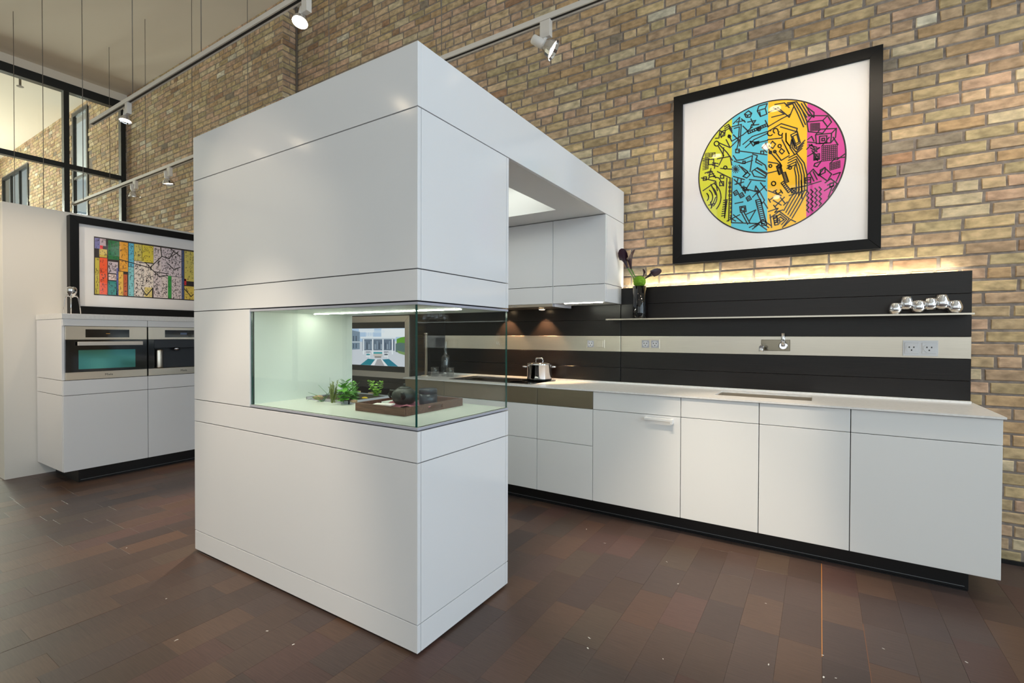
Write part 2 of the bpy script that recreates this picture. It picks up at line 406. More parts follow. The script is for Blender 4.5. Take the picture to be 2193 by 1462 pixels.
# ------------------------------------------------------------------ ceiling, other walls, windows
struct(bx('ceiling', (XG, YF, ZC), (XR, YW+.3, ZC+.2), 'ceiling'))
struct(bx('ceiling_neighbour', (-19.2, YF, 6.0), (XG, YP+.3, 6.2), 'ceiling'))
def window(n, lo, hi, thin, parts=2, rows=2):
    """a framed window in an opening; thin: the axis across the wall"""
    r = struct(thing('window_%d' % n, None, None, tuple(lo))); del_ = .07
    ax = 1 if thin == 'Y' else 0; run = 1-ax
    def bar(nm, a0, a1, z0, z1, dep=.06, m='frame_dark'):
        l, h = [0, 0, z0], [0, 0, z1]; l[run], h[run] = a0, a1; c = (lo[ax]+hi[ax])/2; l[ax], h[ax] = c-dep/2, c+dep/2
        return bx(nm, l, h, m, r)
    a, b, z0, z1 = lo[run], hi[run], lo[2], hi[2]
    bar('frame', a, a+del_, z0, z1); bar('frame', b-del_, b, z0, z1); bar('frame', a+del_, b-del_, z1-del_, z1); bar('frame', a+del_, b-del_, z0, z0+del_)
    for i in range(1, parts): x = a+(b-a)*i/parts; bar('mullion', x-.025, x+.025, z0+del_, z1-del_, .05)
    for i in range(1, rows):
        z = z0+(z1-z0)*i/rows
        for k in range(parts): bar('transom', a+(b-a)*k/parts+(.026 if k else del_), a+(b-a)*(k+1)/parts-(.026 if k < parts-1 else del_), z-.025, z+.025, .045)
    for k in range(parts):
        for i in range(rows):
            bar('pane', a+(b-a)*k/parts+.028, a+(b-a)*(k+1)/parts-.028, z0+(z1-z0)*i/rows+.028, z0+(z1-z0)*(i+1)/rows-.028, .008, 'window_glass')
    return r
wr = MB(); ys = [YF] + [v for w in WIN_R for v in w] + [YW+.3]
for i in range(0, len(ys), 2): wr.box((XR, ys[i], 0), (XR+.25, ys[i+1], ZC))
for a, b in WIN_R: wr.box((XR, a, 0), (XR+.25, b, WZ[0])); wr.box((XR, a, WZ[1]), (XR+.25, b, ZC))
struct(mk('wall_right', wr, 'plaster'))
wf = MB(); WF = WIN_F; ys = [-19.2] + [v for w in WF for v in w] + [XR+.25]
for i in range(0, len(ys), 2): wf.box((ys[i], YF-.25, 0), (ys[i+1], YF, 6.0))
for a, b in WF: wf.box((a, YF-.25, 0), (b, YF, WZ[0])); wf.box((a, YF-.25, WZ[1]), (b, YF, 6.0))
struct(mk('wall_front', wf, 'plaster'))
nw = 4
for a, b in WIN_R: window(nw, (XR+.05, a, WZ[0]), (XR+.15, b, WZ[1]), 'X'); nw += 1
for a, b in WF: window(nw, (a, YF-.15, WZ[0]), (b, YF-.05, WZ[1]), 'Y'); nw += 1
WIN_ADDED = [(-2.4, -.2), (.6, 2.8)]; wn = MB(); ys = [YF] + [v for w in WIN_ADDED for v in w] + [YP+.3]  # unseen window openings, added to light the neighbouring room
for i in range(0, len(ys), 2): wn.box((-19.4, ys[i], 0), (-19.2, ys[i+1], 6.0))
for a, b in WIN_ADDED: wn.box((-19.4, a, 0), (-19.2, b, WZ[0])); wn.box((-19.4, a, WZ[1]), (-19.2, b, 6.0))
struct(mk('wall_far_left', wn, 'plaster'))
for a, b in WIN_ADDED:
    window(nw, (-19.35, a, WZ[0]), (-19.25, b, WZ[1]), 'X'); nw += 1  # added unseen window for the neighbouring room
    area('window_daylight', (-19.6, (a+b)/2, sum(WZ)/2), (0, -PI/2, 0), WZ[1]-WZ[0], b-a, 1200, (1, .95, .86))  # added fill for the neighbouring room, set at the unseen windows
window(2, (OPS2[0][0], YP-.01, OPS2[0][2]), (OPS2[0][1], YP+.05, OPS2[0][3]), 'Y', 1, 2)
window(3, (OPS2[1][0], YP-.01, OPS2[1][2]), (OPS2[1][1], YP+.05, OPS2[1][3]), 'Y', 3, 2)
# glazed wall at the left
gw = struct(thing('window_1', None, None, (XG, 0, 0)))
bx('header', (XG-.06, YF, 5.32), (XG+.06, YP-.06, 5.46), 'frame_dark', gw)
bx('bulkhead', (XG-.05, YF, 5.461), (XG+.05, YP, ZC-.001), 'ceiling', gw)
MUL = [YF+.06, -4.1, -2.7, -1.3, .1, 1.5, 2.885, YP-.06]
for y in MUL: bx('mullion', (XG-.055, y-.035, 0), (XG+.055, y+.035, 5.319), 'frame_dark', gw)
for a, b in zip(MUL, MUL[1:]):
    bx('transom', (XG-.05, a+.036, 4.06), (XG+.05, b-.036, 4.14), 'frame_dark', gw)
    bx('pane', (XG-.005, a+.036, 4.142), (XG+.005, b-.036, 5.318), 'window_glass', gw)
    bx('pane', (XG-.005, a+.036, .01), (XG+.005, b-.036, 4.058), 'window_glass', gw)
struct(bx('baseboard_back', (.9, YW-.016, 0), (XR, YW-.004, .024), 'plinth'))
struct(bx('wall_partition', (-6.36, 1.25, 0), (-6.2, 3.69, 2.505), 'plaster', bevel=.002))

# ================================================================== FURNITURE
X0, Y0, XL, YB = -1.379, 1.463, -3.207, 2.143
g = .0021
# ------------------------------------------------------------------ display island with glazed corner niche
isl = thing('display_island', 'tall glossy white kitchen block with a glazed corner niche', 'cabinet', ((X0+XL)/2, (Y0+YB)/2, 0))
ZN0, ZN1, XN = .923, 1.4548, -2.60
core = MB(); core.box((XL+.021, Y0+.021, .02), (X0-.021, YB-.021, ZN0-.002)); core.box((XL+.021, Y0+.021, ZN0-.002), (XN-.014, YB-.021, ZN1))
core.box((XL+.021, Y0+.021, ZN1+.002), (X0-.021, YB-.021, 2.238)); mk('carcass', core, 'seam', isl)
bx('plinth', (XL+.06, Y0+.03, 0), (X0-.06, YB-.03, .0195), 'plinth', isl)
ROWS = [(.010, .128), (.128, .792), (.792, .923), (1.4548, 1.5855), (1.5855, 2.240)]
for a, b in ROWS:
    bx('front_panel', (XL, Y0, a+g), (X0, Y0+.02, b-g), 'lacquer', isl, .001)
    bx('rear_panel', (XL, YB-.02, a+g), (X0, YB, b-g), 'lacquer', isl, .001)
    bx('side_panel', (X0-.02, Y0+.0225, a+g), (X0, YB-.0225, b-g), 'lacquer', isl, .001)
    bx('side_panel', (XL, Y0+.0225, a+g), (XL+.02, YB-.0225, b-g), 'lacquer', isl, .001)
bx('front_panel', (XL, Y0, ZN0+g), (XN-.003, Y0+.02, ZN1-g), 'lacquer', isl, .001)
bx('rear_panel', (XL, YB-.02, ZN0+g), (XN-.003, YB, ZN1-g), 'lacquer', isl, .001)
bx('side_panel', (XL, Y0+.0225, ZN0+g), (XL+.02, YB-.0225, ZN1-g), 'lacquer', isl, .001)
def slab(nm, z0, z1, top):
    m = MB(); m.box((XN, Y0+.001, z0), (X0-.001, YB-.001, z1))
    m.m = [1, 0, 1, 1, 1, 1] if top else [0, 1, 1, 1, 1, 1]
    return mk(nm, m, ['niche_glass', 'white_edge'], isl)
slab('niche_floor', ZN0+.0035, ZN0+.0145, True); slab('niche_ceiling', ZN1-.0145, ZN1-.0035, False)
ZF = ZN0+.0145; ZT = ZN1-.0145
def pane(nm, lo, hi, thin, parent, face='glass'):
    m = MB().box(lo, hi); ax = 'XYZ'.index(thin)
    for i, f in enumerate(m.f):
        n = {0: 2, 1: 2, 2: 1, 3: 0, 4: 1, 5: 0}[i]; m.m[i] = 0 if n == ax else 1
    return mk(nm, m, [face, 'glass_edge'], parent)
pane('glass_pane', (XN+.002, Y0+.006, ZF), (X0-.018, Y0+.016, ZT), 'Y', isl)
pane('glass_pane', (X0-.016, Y0+.006, ZF), (X0-.006, YB-.003, ZT), 'X', isl)
pane('niche_wall', (XN-.013, Y0+.024, ZF-.01), (XN, YB-.001, ZT+.01), 'X', isl, 'niche_glass')
bx('led_strip', (XN+.05, 1.822, ZT-.0035), (X0-.07, 1.836, ZT-.0005), 'led', isl)

# ------------------------------------------------------------------ canopy bridging to the wall
YE = 3.90; Z1, ZTOP = 2.240, 2.502
can = thing('ceiling_canopy', 'long glossy white bulkhead bridging from the tall block to the brick wall', 'canopy', ((X0+XL)/2, (Y0+YE)/2, Z1))
bx('fascia', (XL, Y0, Z1+g), (X0, Y0+.02, ZTOP), 'lacquer', can, .001)
bx('fascia', (X0-.02, Y0+.0205, Z1+g), (X0, YE, ZTOP), 'lacquer', can, .001)
bx('fascia', (XL, Y0+.0205, Z1+g), (XL+.02, YE, ZTOP), 'lacquer', can, .001)
bx('top_board', (XL+.0205, Y0+.0205, ZTOP-.02), (X0-.0205, YE, ZTOP-.001), 'matt_white', can)
RX0, RX1, RY0, RY1 = -2.93, -1.656, 2.42, 3.216
sf = MB(); zs = Z1+.003
for a, b, c, d in ((XL+.0205, X0-.0205, Y0+.0205, RY0), (XL+.0205, X0-.0205, RY1, YE), (XL+.0205, RX0, RY0, RY1), (RX1, X0-.0205, RY0, RY1)): sf.box((a, c, zs), (b, d, zs+.018))
mk('soffit', sf, 'matt_white', can)
rc = MB(); w = .016
rc.box((RX0-w, RY0-w, zs+.018), (RX0, RY1+w, ZTOP-.022)); rc.box((RX1, RY0-w, zs+.018), (RX1+w, RY1+w, ZTOP-.022)); rc.box((RX0, RY0-w, zs+.018), (RX1, RY0, ZTOP-.022)); rc.box((RX0, RY1, zs+.018), (RX1, RY1+w, ZTOP-.022))
mk('recess_lining', rc, 'matt_white', can)
bx('light_panel', (RX0+.06, RY0+.06, ZTOP-.045), (RX1-.06, RY1-.06, ZTOP-.025), 'light_panel', can)

# ------------------------------------------------------------------ wall cabinets and hood
YU = 3.505
def wall_cab(xa, xb, label, end=False):
    t = thing('wall_cabinet', label, 'cabinet', ((xa+xb)/2, (YU+YE)/2, 1.575), 'white wall cabinets under the canopy')
    bx('body', (xa+.001, YU+.021, 1.576), (xb-(.021 if end else .001), YE, 2.238), 'matt_white', t)
    bx('door', (xa+g, YU, 1.713+g), (xb-g, YU+.02, 2.240-g), 'lacquer', t, .001)
    bx('lower_flap', (xa+g, YU, 1.575), (xb-g, YU+.02, 1.713-g), 'lacquer', t, .001)
    bx('seam', (xa, YU+.0202, 1.577), (xb-.02, YU+.0208, 2.2385), 'seam', t)
    if end:
        bx('side_panel', (xb-.02, YU+.0222, 1.713+g), (xb, YE, 2.240-g), 'lacquer', t, .001)
        bx('side_panel', (xb-.02, YU+.0222, 1.575), (xb, YE, 1.713-g), 'lacquer', t, .001)
        bx('led_strip', (xa+.09, YU+.03, 1.5715), (xb-.04, YU+.044, 1.5755), 'led', t)
    return t
wall_cab(-1.831, X0, 'white wall cabinet at the open end of the canopy, beside the vase', True)
wall_cab(-2.76, -1.831, 'white wall cabinet above the extractor hood')
wall_cab(XL, -2.76, 'white wall cabinet above the carafe, left of the hood')
hd = thing('extractor_hood', 'slim steel extractor hood under the wall cabinet above the pot', 'extractor hood', (-2.29, 3.67, 1.548))
HZ = 1.5745
bx('body', (-2.75, YU+.006, 1.552), (-1.835, 3.82, HZ), 'steel', hd, .001)
bx('end_trim', (-1.8345, YU+.006, 1.550), (-1.815, 3.82, HZ), 'white_edge', hd)
HL_ = [(-2.075, 3.770), (-2.47, 3.770)]
for x, y in HL_:
    l = mk('lamp', MB().lathe([(.03, 0), (.034, .004), (.034, .012)], 20, (x, y, 1.5445)), 'steel', hd)
    mk('bulb', MB().lathe([(.024, 0), (.024, .003)], 20, (x, y, 1.5425)), 'halogen', l)
    spot('halogen_beam', (x, y, 1.538), (x, y+.06, 1.0), 75, 84, .5, (1, .60, .28), .012)
for i in range(4): mk('button', MB().lathe([(.004, 0), (.004, .003)], 10, (-2.235+i*.018, YU+.005, 1.563), axis=(0, -1, 0)), 'chrome', hd)

# ------------------------------------------------------------------ base cabinet run
YC, ZCB, ZCT = 3.28, .122, .914
def base_cab(xa, xb, label, fronts, end=False, handle=None):
    t = thing('base_cabinet', label, 'cabinet', ((xa+xb)/2, (YC+YW)/2, ZCB), 'white base cabinets along the brick wall')
    cm = MB().box((xa+.0005, YC+.021, ZCB+.002), (xb-(.0205 if end else .0005), YW-.05, .775)); cm.box((xa+.0005, YC+.021, .775), (xb-(.0205 if end else .0005), YC+.032, ZCT-.001))
    mk('carcass', cm, 'seam', t)
    for nm, z0, z1, m in fronts:
        f = bx(nm, (xa+g, YC, z0+g*.8), (xb-(0 if end else g), YC+.02, z1-g*.8), m, t, .001)
        if handle and nm == 'door':
            h = MB(); h.box((-1.0, YC-.034, .752), (-.812, YC-.022, .768)); h.box((-1.0, YC-.022, .752), (-.984, YC, .768)); h.box((-.828, YC-.022, .738), (-.812, YC, .768))
            h.box((-.828, YC-.034, .735), (-.812, YC-.022, .752)); mk('handle', h, 'matt_white', f, .001)
    if end: bx('end_panel', (xb-.02, YC+.0205, ZCB+.002), (xb, YW-.05, ZCT-.001), 'matt_white', t, .001)
    return t
DW = [('drawer', .784, ZCT, 'matt_white'), ('door', ZCB, .784, 'matt_white')]
DS = [('drawer', .784, ZCT, 'bronze_steel'), ('drawer', .517, .784, 'matt_white'), ('drawer', ZCB, .517, 'matt_white')]
base_cab(.147, .757, 'widest white base cabinet at the free right end of the counter', DW, True)
base_cab(-.308, .147, 'white base cabinet under the right half of the sink', DW)
base_cab(-.767, -.308, 'white base cabinet under the left half of the sink, brightest under the spotlight', DW)
base_cab(-1.383, -.767, 'white base cabinet with the white bracket handle', DW, handle=True)
base_cab(-1.845, -1.383, 'base cabinet with a steel top drawer beside the handled cabinet', DS)
base_cab(-2.78, -1.845, 'wide base cabinet with a steel top drawer under the hob and pot', DS)
base_cab(-3.25, -2.78, 'base cabinet with a steel top drawer under the carafe', DS)
pl = thing('plinth', 'black recessed plinth under the white base cabinets', 'plinth', (-1.3, 3.6, 0))
bx('board', (-3.2, 3.385, 0), (.66, 3.84, ZCB), 'plinth', pl); bx('trim_line', (-3.2, 3.3825, .018), (.645, 3.3848, .0205), 'plinth_line', pl)
bx('floor_profile', (-3.2, 3.374, 0), (.655, 3.3824, .006), 'plinth', pl)
# worktop with the sink cut-out and a back upstand
SK = (-.59, -.040, 3.455, 3.74); WT0, WT1 = ZCT+.001, ZCT+.0115; xa, xb, ya, yb = -3.262, .768, YC-.012, YW-.02
wt = MB()
for a, b, c, d in ((xa, xb, ya, SK[2]), (xa, xb, SK[3], yb), (xa, SK[0], SK[2], SK[3]), (SK[1], xb, SK[2], SK[3])): wt.box((a, c, WT0), (b, d, WT1))
wtop = tag(mk('worktop', wt, 'worktop', loc=(-1.2, 3.6, WT0)), 'long pale stone worktop along the brick wall', 'worktop')
wtop2 = bx('upstand', (-3.25, 3.832, WT1), (.75, 3.848, .938), 'worktop', wtop)
sk = thing('sink', 'steel undermount sink in the long worktop', 'sink', (-.31, 3.585, WT0-.16))
s = MB(); a, b, c, d = SK; zb = WT0-.125; t_ = .004
s.box((a-t_, c-t_, zb-t_), (b+t_, d+t_, zb)); s.box((a-t_, c-t_, zb), (a, d+t_, WT0)); s.box((b, c-t_, zb), (b+t_, d+t_, WT0)); s.box((a, c-t_, zb), (b, c, WT0)); s.box((a, d, zb), (b, d+t_, WT0))
mk('basin', s, 'steel', sk); mk('drain', MB().lathe([(.04, 0), (.04, .003), (.02, .001)], 20, (-.31, 3.585, zb)), 'chrome', sk)
hob = thing('hob', 'flush black glass hob beneath the pot', 'hob', (-2.38, 3.59, WT1))
bx('glass_top', (-2.80, 3.37, WT1), (-1.95, 3.80, WT1+.003), 'black_gloss', hob, .001)
for x, y, r in ((-2.12, 3.68, .095), (-2.6, 3.68, .08), (-2.6, 3.48, .095), (-2.15, 3.47, .08)):
    mk('cooking_zone', MB().lathe([(r, 0), (r, .0004), (r-.003, .0004), (r-.003, 0)], 32, (x, y, WT1+.003)), 'clay_black', hob)

# ------------------------------------------------------------------ wall cladding (backsplash), steel band, shelf
YS = 3.85
def cladding(name, label, xa, xb, levels, steel=None, yf=YS):
    t = thing(name, label, 'wall panel', ((xa+xb)/2, yf, levels[0]), 'dark wall cladding')
    bx('backing', (xa+.002, yf+.018, levels[0]), (xb-.002, yf+.03, levels[-1]-.004), 'seam', t)
    for i in range(len(levels)-1):
        m = 'steel' if i == steel else 'cladding'
        bx('steel_band' if i == steel else 'board', (xa+.001, yf, levels[i]+.001), (xb-.001, yf+.018, levels[i+1]-.001), m, t, .0012)
    return t
LV = [.938, 1.055, 1.185, 1.316, 1.445, 1.572, 1.705]
c1 = cladding('wall_cladding', 'black-stained board cladding with steel band and shelf, below the circular artwork', -1.381, .750, LV, 2)
bx('led_strip', (-1.36, YS+.032, 1.694), (.70, YS+.042, 1.698), 'led_wall', c1)
cladding('wall_cladding', 'dark board cladding with steel band behind the pot and hob', -3.25, -1.384, LV[:-2]+[1.575], 2)
cladding('wall_cladding', 'tall dark board cladding behind the television', -6.1, -3.253, [0, .26, .52, .79, .938, 1.316, 1.572, 1.90, 2.2, 2.5])
sh = thing('wall_shelf', 'very thin steel shelf on the dark cladding holding the vase', 'shelf', (-.35, YS, 1.445))
bx('blade', (-1.46, 3.715, 1.4455), (.735, YS-.0005, 1.4505), 'steel', sh)
bx('lip', (-1.46, 3.7135, 1.4415), (.735, 3.7149, 1.4515), 'steel', sh)
def sock(label, x0, x1, z0, z1, kinds, m='steel'):
    t = thing('wall_socket', label, 'socket', ((x0+x1)/2, YS, (z0+z1)/2), 'sockets in the steel band')
    bx('plate', (x0, YS-.007, z0), (x1, YS-.0002, z1), m, t, .001); n = len(kinds); w = (x1-x0)/n
    for i, k in enumerate(kinds):
        cx = x0+w*(i+.5); cz = (z0+z1)/2; h = min(w, z1-z0)*.40
        if k == 's':
            ins = bx('insert', (cx-h, YS-.0095, cz-h), (cx+h, YS-.0072, cz+h), 'white_edge' if m == 'steel' else 'socket_face', t, .001)
            mk('outlet', MB().lathe([(h*.8, 0), (h*.8, .002)], 20, (cx, YS-.0096, cz), axis=(0, -1, 0)), 'socket_face', ins)
            hb = MB()
            for dx, dz in ((-.011, .006), (.011, .006), (0, -.012)): hb.box((cx+dx-.003, YS-.0126, cz+dz-.004), (cx+dx+.003, YS-.0117, cz+dz+.004))
            mk('pin_hole', hb, 'socket_hole', ins)
        else: bx('rocker', (cx-h, YS-.0095, cz-h), (cx+h, YS-.0072, cz+h), m, t, .001)
sock('steel socket and switch plate nearest the pot', -1.685, -1.52, 1.212, 1.282, 'sr')
sock('twin socket plate on the steel band below the black vase', -1.212, -1.062, 1.215, 1.288, 'ss')
sock('pale twin socket plate at the right end of the steel band', .433, .600, 1.198, 1.292, 'ss', 'socket_face')
fa = thing('wall_tap', 'chrome wall-mounted tap with upright lever on the steel band', 'tap', (-.262, YS, 1.25))
bx('back_plate', (-.352, YS-.008, 1.214), (-.174, YS-.0002, 1.292), 'dark_chrome', fa, .002)
mk('rosette', MB().lathe([(.028, 0), (.028, .012), (.022, .02)], 24, (-.215, YS-.008, 1.250), axis=(0, -1, 0)), 'chrome', fa)
mk('lever', MB().tube([(-.215, YS-.026, 1.248), (-.215, YS-.034, 1.29), (-.215, YS-.040, 1.338)], .0125, 14), 'chrome', fa)
sp = mk('spout', MB().tube([(-.335, YS-.008, 1.252), (-.335, YS-.05, 1.252), (-.335, YS-.13, 1.246), (-.335, YS-.19, 1.24)], .013, 14), 'chrome', fa)
mk('nozzle', MB().lathe([(.014, 0), (.014, .02)], 14, (-.335, YS-.185, 1.214)), 'chrome', sp)

# ------------------------------------------------------------------ oven wall at the left
XF = -5.5; ZO0, ZO1, ZOT = .917, 1.386, 1.449
def xface(nm, y0, y1, z0, z1, m, parent, x=XF, d=.02, bev=.001): return bx(nm, (x-d, y0, z0), (x, y1, z1), m, parent, bev)
def tall(ya, yb, label, endp=False):
    t = thing('appliance_cabinet', label, 'cabinet', ((XF-6.19)/2, (ya+yb)/2, ZCB), 'white appliance cabinets along the partition')
    c = MB(); y_ = ya+(.0205 if endp else .001)
    c.box((-6.19, y_, ZCB+.002), (XF-.022, yb-.001, ZO0-.003)); c.box((-6.19, y_, ZO1+.003), (XF-.022, yb-.001, ZOT-.001)); c.box((-6.19, y_, ZO0-.003), (-6.17, yb-.001, ZO1+.003))
    c.box((-6.17, y_, ZO0-.003), (XF-.022, y_+.002, ZO1+.003)); c.box((-6.17, yb-.003, ZO0-.003), (XF-.022, yb-.001, ZO1+.003)); mk('carcass', c, 'seam', t)
    xface('door', ya+g, yb-g, ZCB, .783-g, 'lacquer', t); xface('drawer', ya+g, yb-g, .783+g, ZO0-g-.003, 'lacquer', t); xface('top_strip', ya+g, yb-g, ZO1+.003, ZOT-.001, 'lacquer', t)
    if endp:
        for a, b in ((ZCB, .783-g), (.783+g, ZO0-g-.003), (ZO0+g-.003, ZOT-.001)): bx('end_panel', (-6.19, ya, a), (XF-.0225, ya+.02, b), 'lacquer', t, .001)
    return t
tall(1.468, 2.095, 'white cabinet housing the oven at the free end of the partition', True)
tall(2.095, 2.722, 'white cabinet housing the coffee machine, half hidden by the tall block')
tall(2.722, 3.349, 'white cabinet behind the tall block, last of the partition row')
ow = bx('appliance_worktop', (-6.195, 1.464, ZOT), (XF+.003, 3.36, 1.495), 'worktop', bevel=.001); tag(ow, 'thick cream worktop over the oven and coffee machine', 'worktop')
p2 = thing('plinth', 'black recessed plinth under the oven cabinets', 'plinth', (-5.8, 2.4, 0))
bx('board', (-6.15, 1.585, 0), (-5.562, 3.3, ZCB), 'plinth', p2); bx('trim_line', (-5.5618, 1.6, .018), (-5.5595, 3.3, .0205), 'plinth_line', p2)
def oven():
    t = thing('oven', 'built-in steel and black glass oven with a bar handle', 'oven', (-5.7, 1.78, ZO0)); a, b = 1.488, 2.089
    bx('body', (-6.05, a+.01, ZO0+.01), (XF-.021, b-.01, ZO1-.01), 'seam', t)
    cp = xface('control_panel', a, b, 1.268, ZO1, 'steel', t); bx('display', (XF, 1.623, 1.288), (XF+.0012, 1.947, 1.360), 'black_gloss', cp)
    mat('display_glow', (60, 44, 20), .3, emit=(255, 180, 60), es=.5); bx('readout', (XF+.0012, 1.77, 1.320), (XF+.0016, 1.80, 1.324), 'display_glow', cp)
    d = xface('door', a, b, .985, 1.265, 'black_gloss', t)
    mat('oven_glass', (84, 150, 146), .08, .9)  # teal of a reflection, put into the window's metal colour
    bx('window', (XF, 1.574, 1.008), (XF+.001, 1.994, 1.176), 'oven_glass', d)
    h = xface('handle', 1.559, 2.04, 1.217, 1.25, 'track_white', d, XF+.045, .016, .002)
    for y in (1.60, 2.0): mk('bracket', MB().tube([(XF, y, 1.234), (XF+.03, y, 1.234)], .007, 8), 'steel', h)
    f = xface('lower_trim', a, b, ZO0, .983, 'steel', t); text_mesh('logo', 'Miele', .028, (XF+.0006, 1.79, .951), (0, 1, 0), (0, 0, 1), 'seam', f)
oven()
def coffee():
    t = thing('coffee_machine', 'built-in black coffee machine with a steel milk flask', 'coffee machine', (-5.7, 2.41, ZO0)); a, b = 2.101, 2.716
    bx('body', (-6.05, a+.01, ZO0+.01), (XF-.13, b-.01, ZO1-.01), 'seam', t)
    cp = xface('control_panel', a, b, 1.268, ZO1, 'steel', t); bx('display', (XF, 2.242, 1.288), (XF+.0012, 2.58, 1.360), 'black_gloss', cp)
    mat('display_blue', (40, 46, 56), .3, emit=(120, 140, 170), es=.25); bx('readout', (XF+.0012, 2.38, 1.315), (XF+.0016, 2.44, 1.335), 'display_blue', cp)
    xface('side_cheek', a, 2.15, .985, 1.265, 'black_gloss', t); xface('side_cheek', 2.665, b, .985, 1.265, 'black_gloss', t)
    xface('brew_head', 2.152, 2.663, 1.185, 1.265, 'clay_black', t, XF-.002); xface('bay_back', 2.152, 2.663, .985, 1.184, 'clay_black', t, XF-.09)
    mk('spout', MB().lathe([(.02, 0), (.03, .012), (.03, .03)], 16, (XF-.04, 2.36, 1.155)), 'chrome', t)
    fl_ = mk('flask', MB().lathe([(.033, 0), (.034, .01), (.034, .17), (.030, .182), (0, .184)], 24, (XF-.038, 2.205, .986)), 'steel', t)
    f = xface('lower_trim', a, b, ZO0, .983, 'steel', t, XF, .10); text_mesh('logo', 'Miele', .028, (XF+.0006, 2.41, .951), (0, 1, 0), (0, 0, 1), 'seam', f)
coffee()

# ================================================================== PICTURES AND SCREEN
def stroke(mb, pts, w, mp, close=False, clip=None, c=None):
    """ribbon of width w (metres) along photo-crop points mapped onto the picture plane"""
    P = [mp(*p) for p in pts]
    if close: P.append(P[0])
    for a, b in zip(P, P[1:]):
        if clip and not (clip(a) and clip(b)): continue
        d = (b-a)
        if d.length < 1e-5: continue
        d.normalize(); n = mp.normal.cross(d)*(w/2); e = d*(w*.35)
        mb.poly([a-e-n, b+e-n, b+e+n, a-e+n], 0, c)
class Plane:
    def __init__(s, x, y, k, ax, v, normal): s.x, s.y, s.k, s.ax, s.v, s.normal = x, y, k, ax, v, Vector(normal)
    def __call__(s, u, w): return PX(s.x+u/s.k, s.y+w/s.k, s.ax, s.v)
# ------------------------------------------------------------------ circular print
pic = thing('framed_artwork', 'large square black-framed print of a striped colourful circle on the brick wall', 'picture', (-.33, YW-.02, 1.875))
A, B, C_, D = -.978, .322, 1.876, 3.170; fwid = .068; yf = YW-.045
def frame4(parent, a, b, c, d, w, y0, y1, m, nm='frame_bar'):
    def pr(p4):
        mb = MB(); k = len(mb.v); mb.v += [(x, y0, z) for x, z in p4]+[(x, y1, z) for x, z in p4]
        mb.face([0, 1, 2, 3]); mb.face([7, 6, 5, 4])
        for i in range(4): j = (i+1) % 4; mb.face([i, 4+i, 4+j, j])
        return mk(nm, mb, m, parent, .0015)
    pr([(a, c), (b, c), (b-w, c+w), (a+w, c+w)]); pr([(b, c), (b, d), (b-w, d-w), (b-w, c+w)]); pr([(b, d), (a, d), (a+w, d-w), (b-w, d-w)]); pr([(a, d), (a, c), (a+w, c+w), (a+w, d-w)])
frame4(pic, A, B, C_, D, fwid, yf, YW-.004, 'black_frame')
bx('mat_board', (A+fwid-.01, yf+.018, C_+fwid-.01), (B-fwid+.01, yf+.024, D-fwid+.01), 'mat_board', pic)
cx, cz, R = -.329, 2.516, .461
ART = Plane(1420, 80, 2.924, 'Y', yf+.0168, (0, -1, 0))
def xcut(u): return ART(u, 800).x
cuts = [cx-R, xcut(430), xcut(655), xcut(900), cx+R]
cols = [lin((206, 208, 40)), lin((84, 190, 216)), lin((240, 186, 12)), lin((206, 58, 150))]
disc = MB()
for i in range(4):
    a, b = cuts[i], cuts[i+1]; top, bot = [], []
    for k in range(25):
        x = a+(b-a)*k/24; h = math.sqrt(max(R*R-(x-cx)**2, 0)); top.append((x, cz+h)); bot.append((x, cz-h))
    for k in range(24):
        disc.poly([(bot[k][0], yf+.0174, bot[k][1]), (bot[k+1][0], yf+.0174, bot[k+1][1]), (top[k+1][0], yf+.0174, top[k+1][1]), (top[k][0], yf+.0174, top[k][1])], 0, cols[i])
mk('colour_disc', disc, 'print', pic)
inC = lambda p: (p.x-cx)**2+(p.z-cz)**2 < (R-.004)**2
ink = MB(); IW = .0078
ring = [Vector((cx+R*math.cos(2*PI*k/96), yf+.0168, cz+R*math.sin(2*PI*k/96))) for k in range(97)]
for a, b in zip(ring, ring[1:]):
    d = (b-a).normalized(); n = Vector((0, -1, 0)).cross(d)*.0045; ink.poly([a-n-d*.001, b-n+d*.001, b+n+d*.001, a+n-d*.001])
def L(*pts, w=IW, close=False): stroke(ink, pts, w, ART, close, inC)
def sq(x, y, s, t=.0, w=IW):
    L((x, y), (x+s, y-s*t), (x+s, y+s-s*t), (x, y+s), close=True, w=w)
def circ(x, y, r, n=12, a0=0, a1=2*PI, w=IW): L(*[(x+r*math.cos(a0+(a1-a0)*k/n), y+r*math.sin(a0+(a1-a0)*k/n)) for k in range(n+1)], w=w)
def zig(pts, n, dx, dy):
    for k in range(n): L(*[(x+dx*k, y+dy*k) for x, y in pts])
def ladder(x0, y0, x1, y1, n, wd):
    d = Vector((x1-x0, y1-y0, 0)); q = Vector((-d.y, d.x, 0)).normalized()*wd
    L((x0, y0), (x1, y1)); L((x0+q.x, y0+q.y), (x1+q.x, y1+q.y))
    for k in range(n+1): t = k/n; L((x0+d.x*t, y0+d.y*t), (x0+d.x*t+q.x, y0+d.y*t+q.y))
def grid(x, y, w, h, nx, ny, sk=0):
    for i in range(nx+1): L((x+w*i/nx, y+sk*i/nx), (x+w*i/nx, y+h+sk*i/nx), w=.005)
    for i in range(ny+1): L((x, y+h*i/ny), (x+w, y+h*i/ny+sk), w=.005)
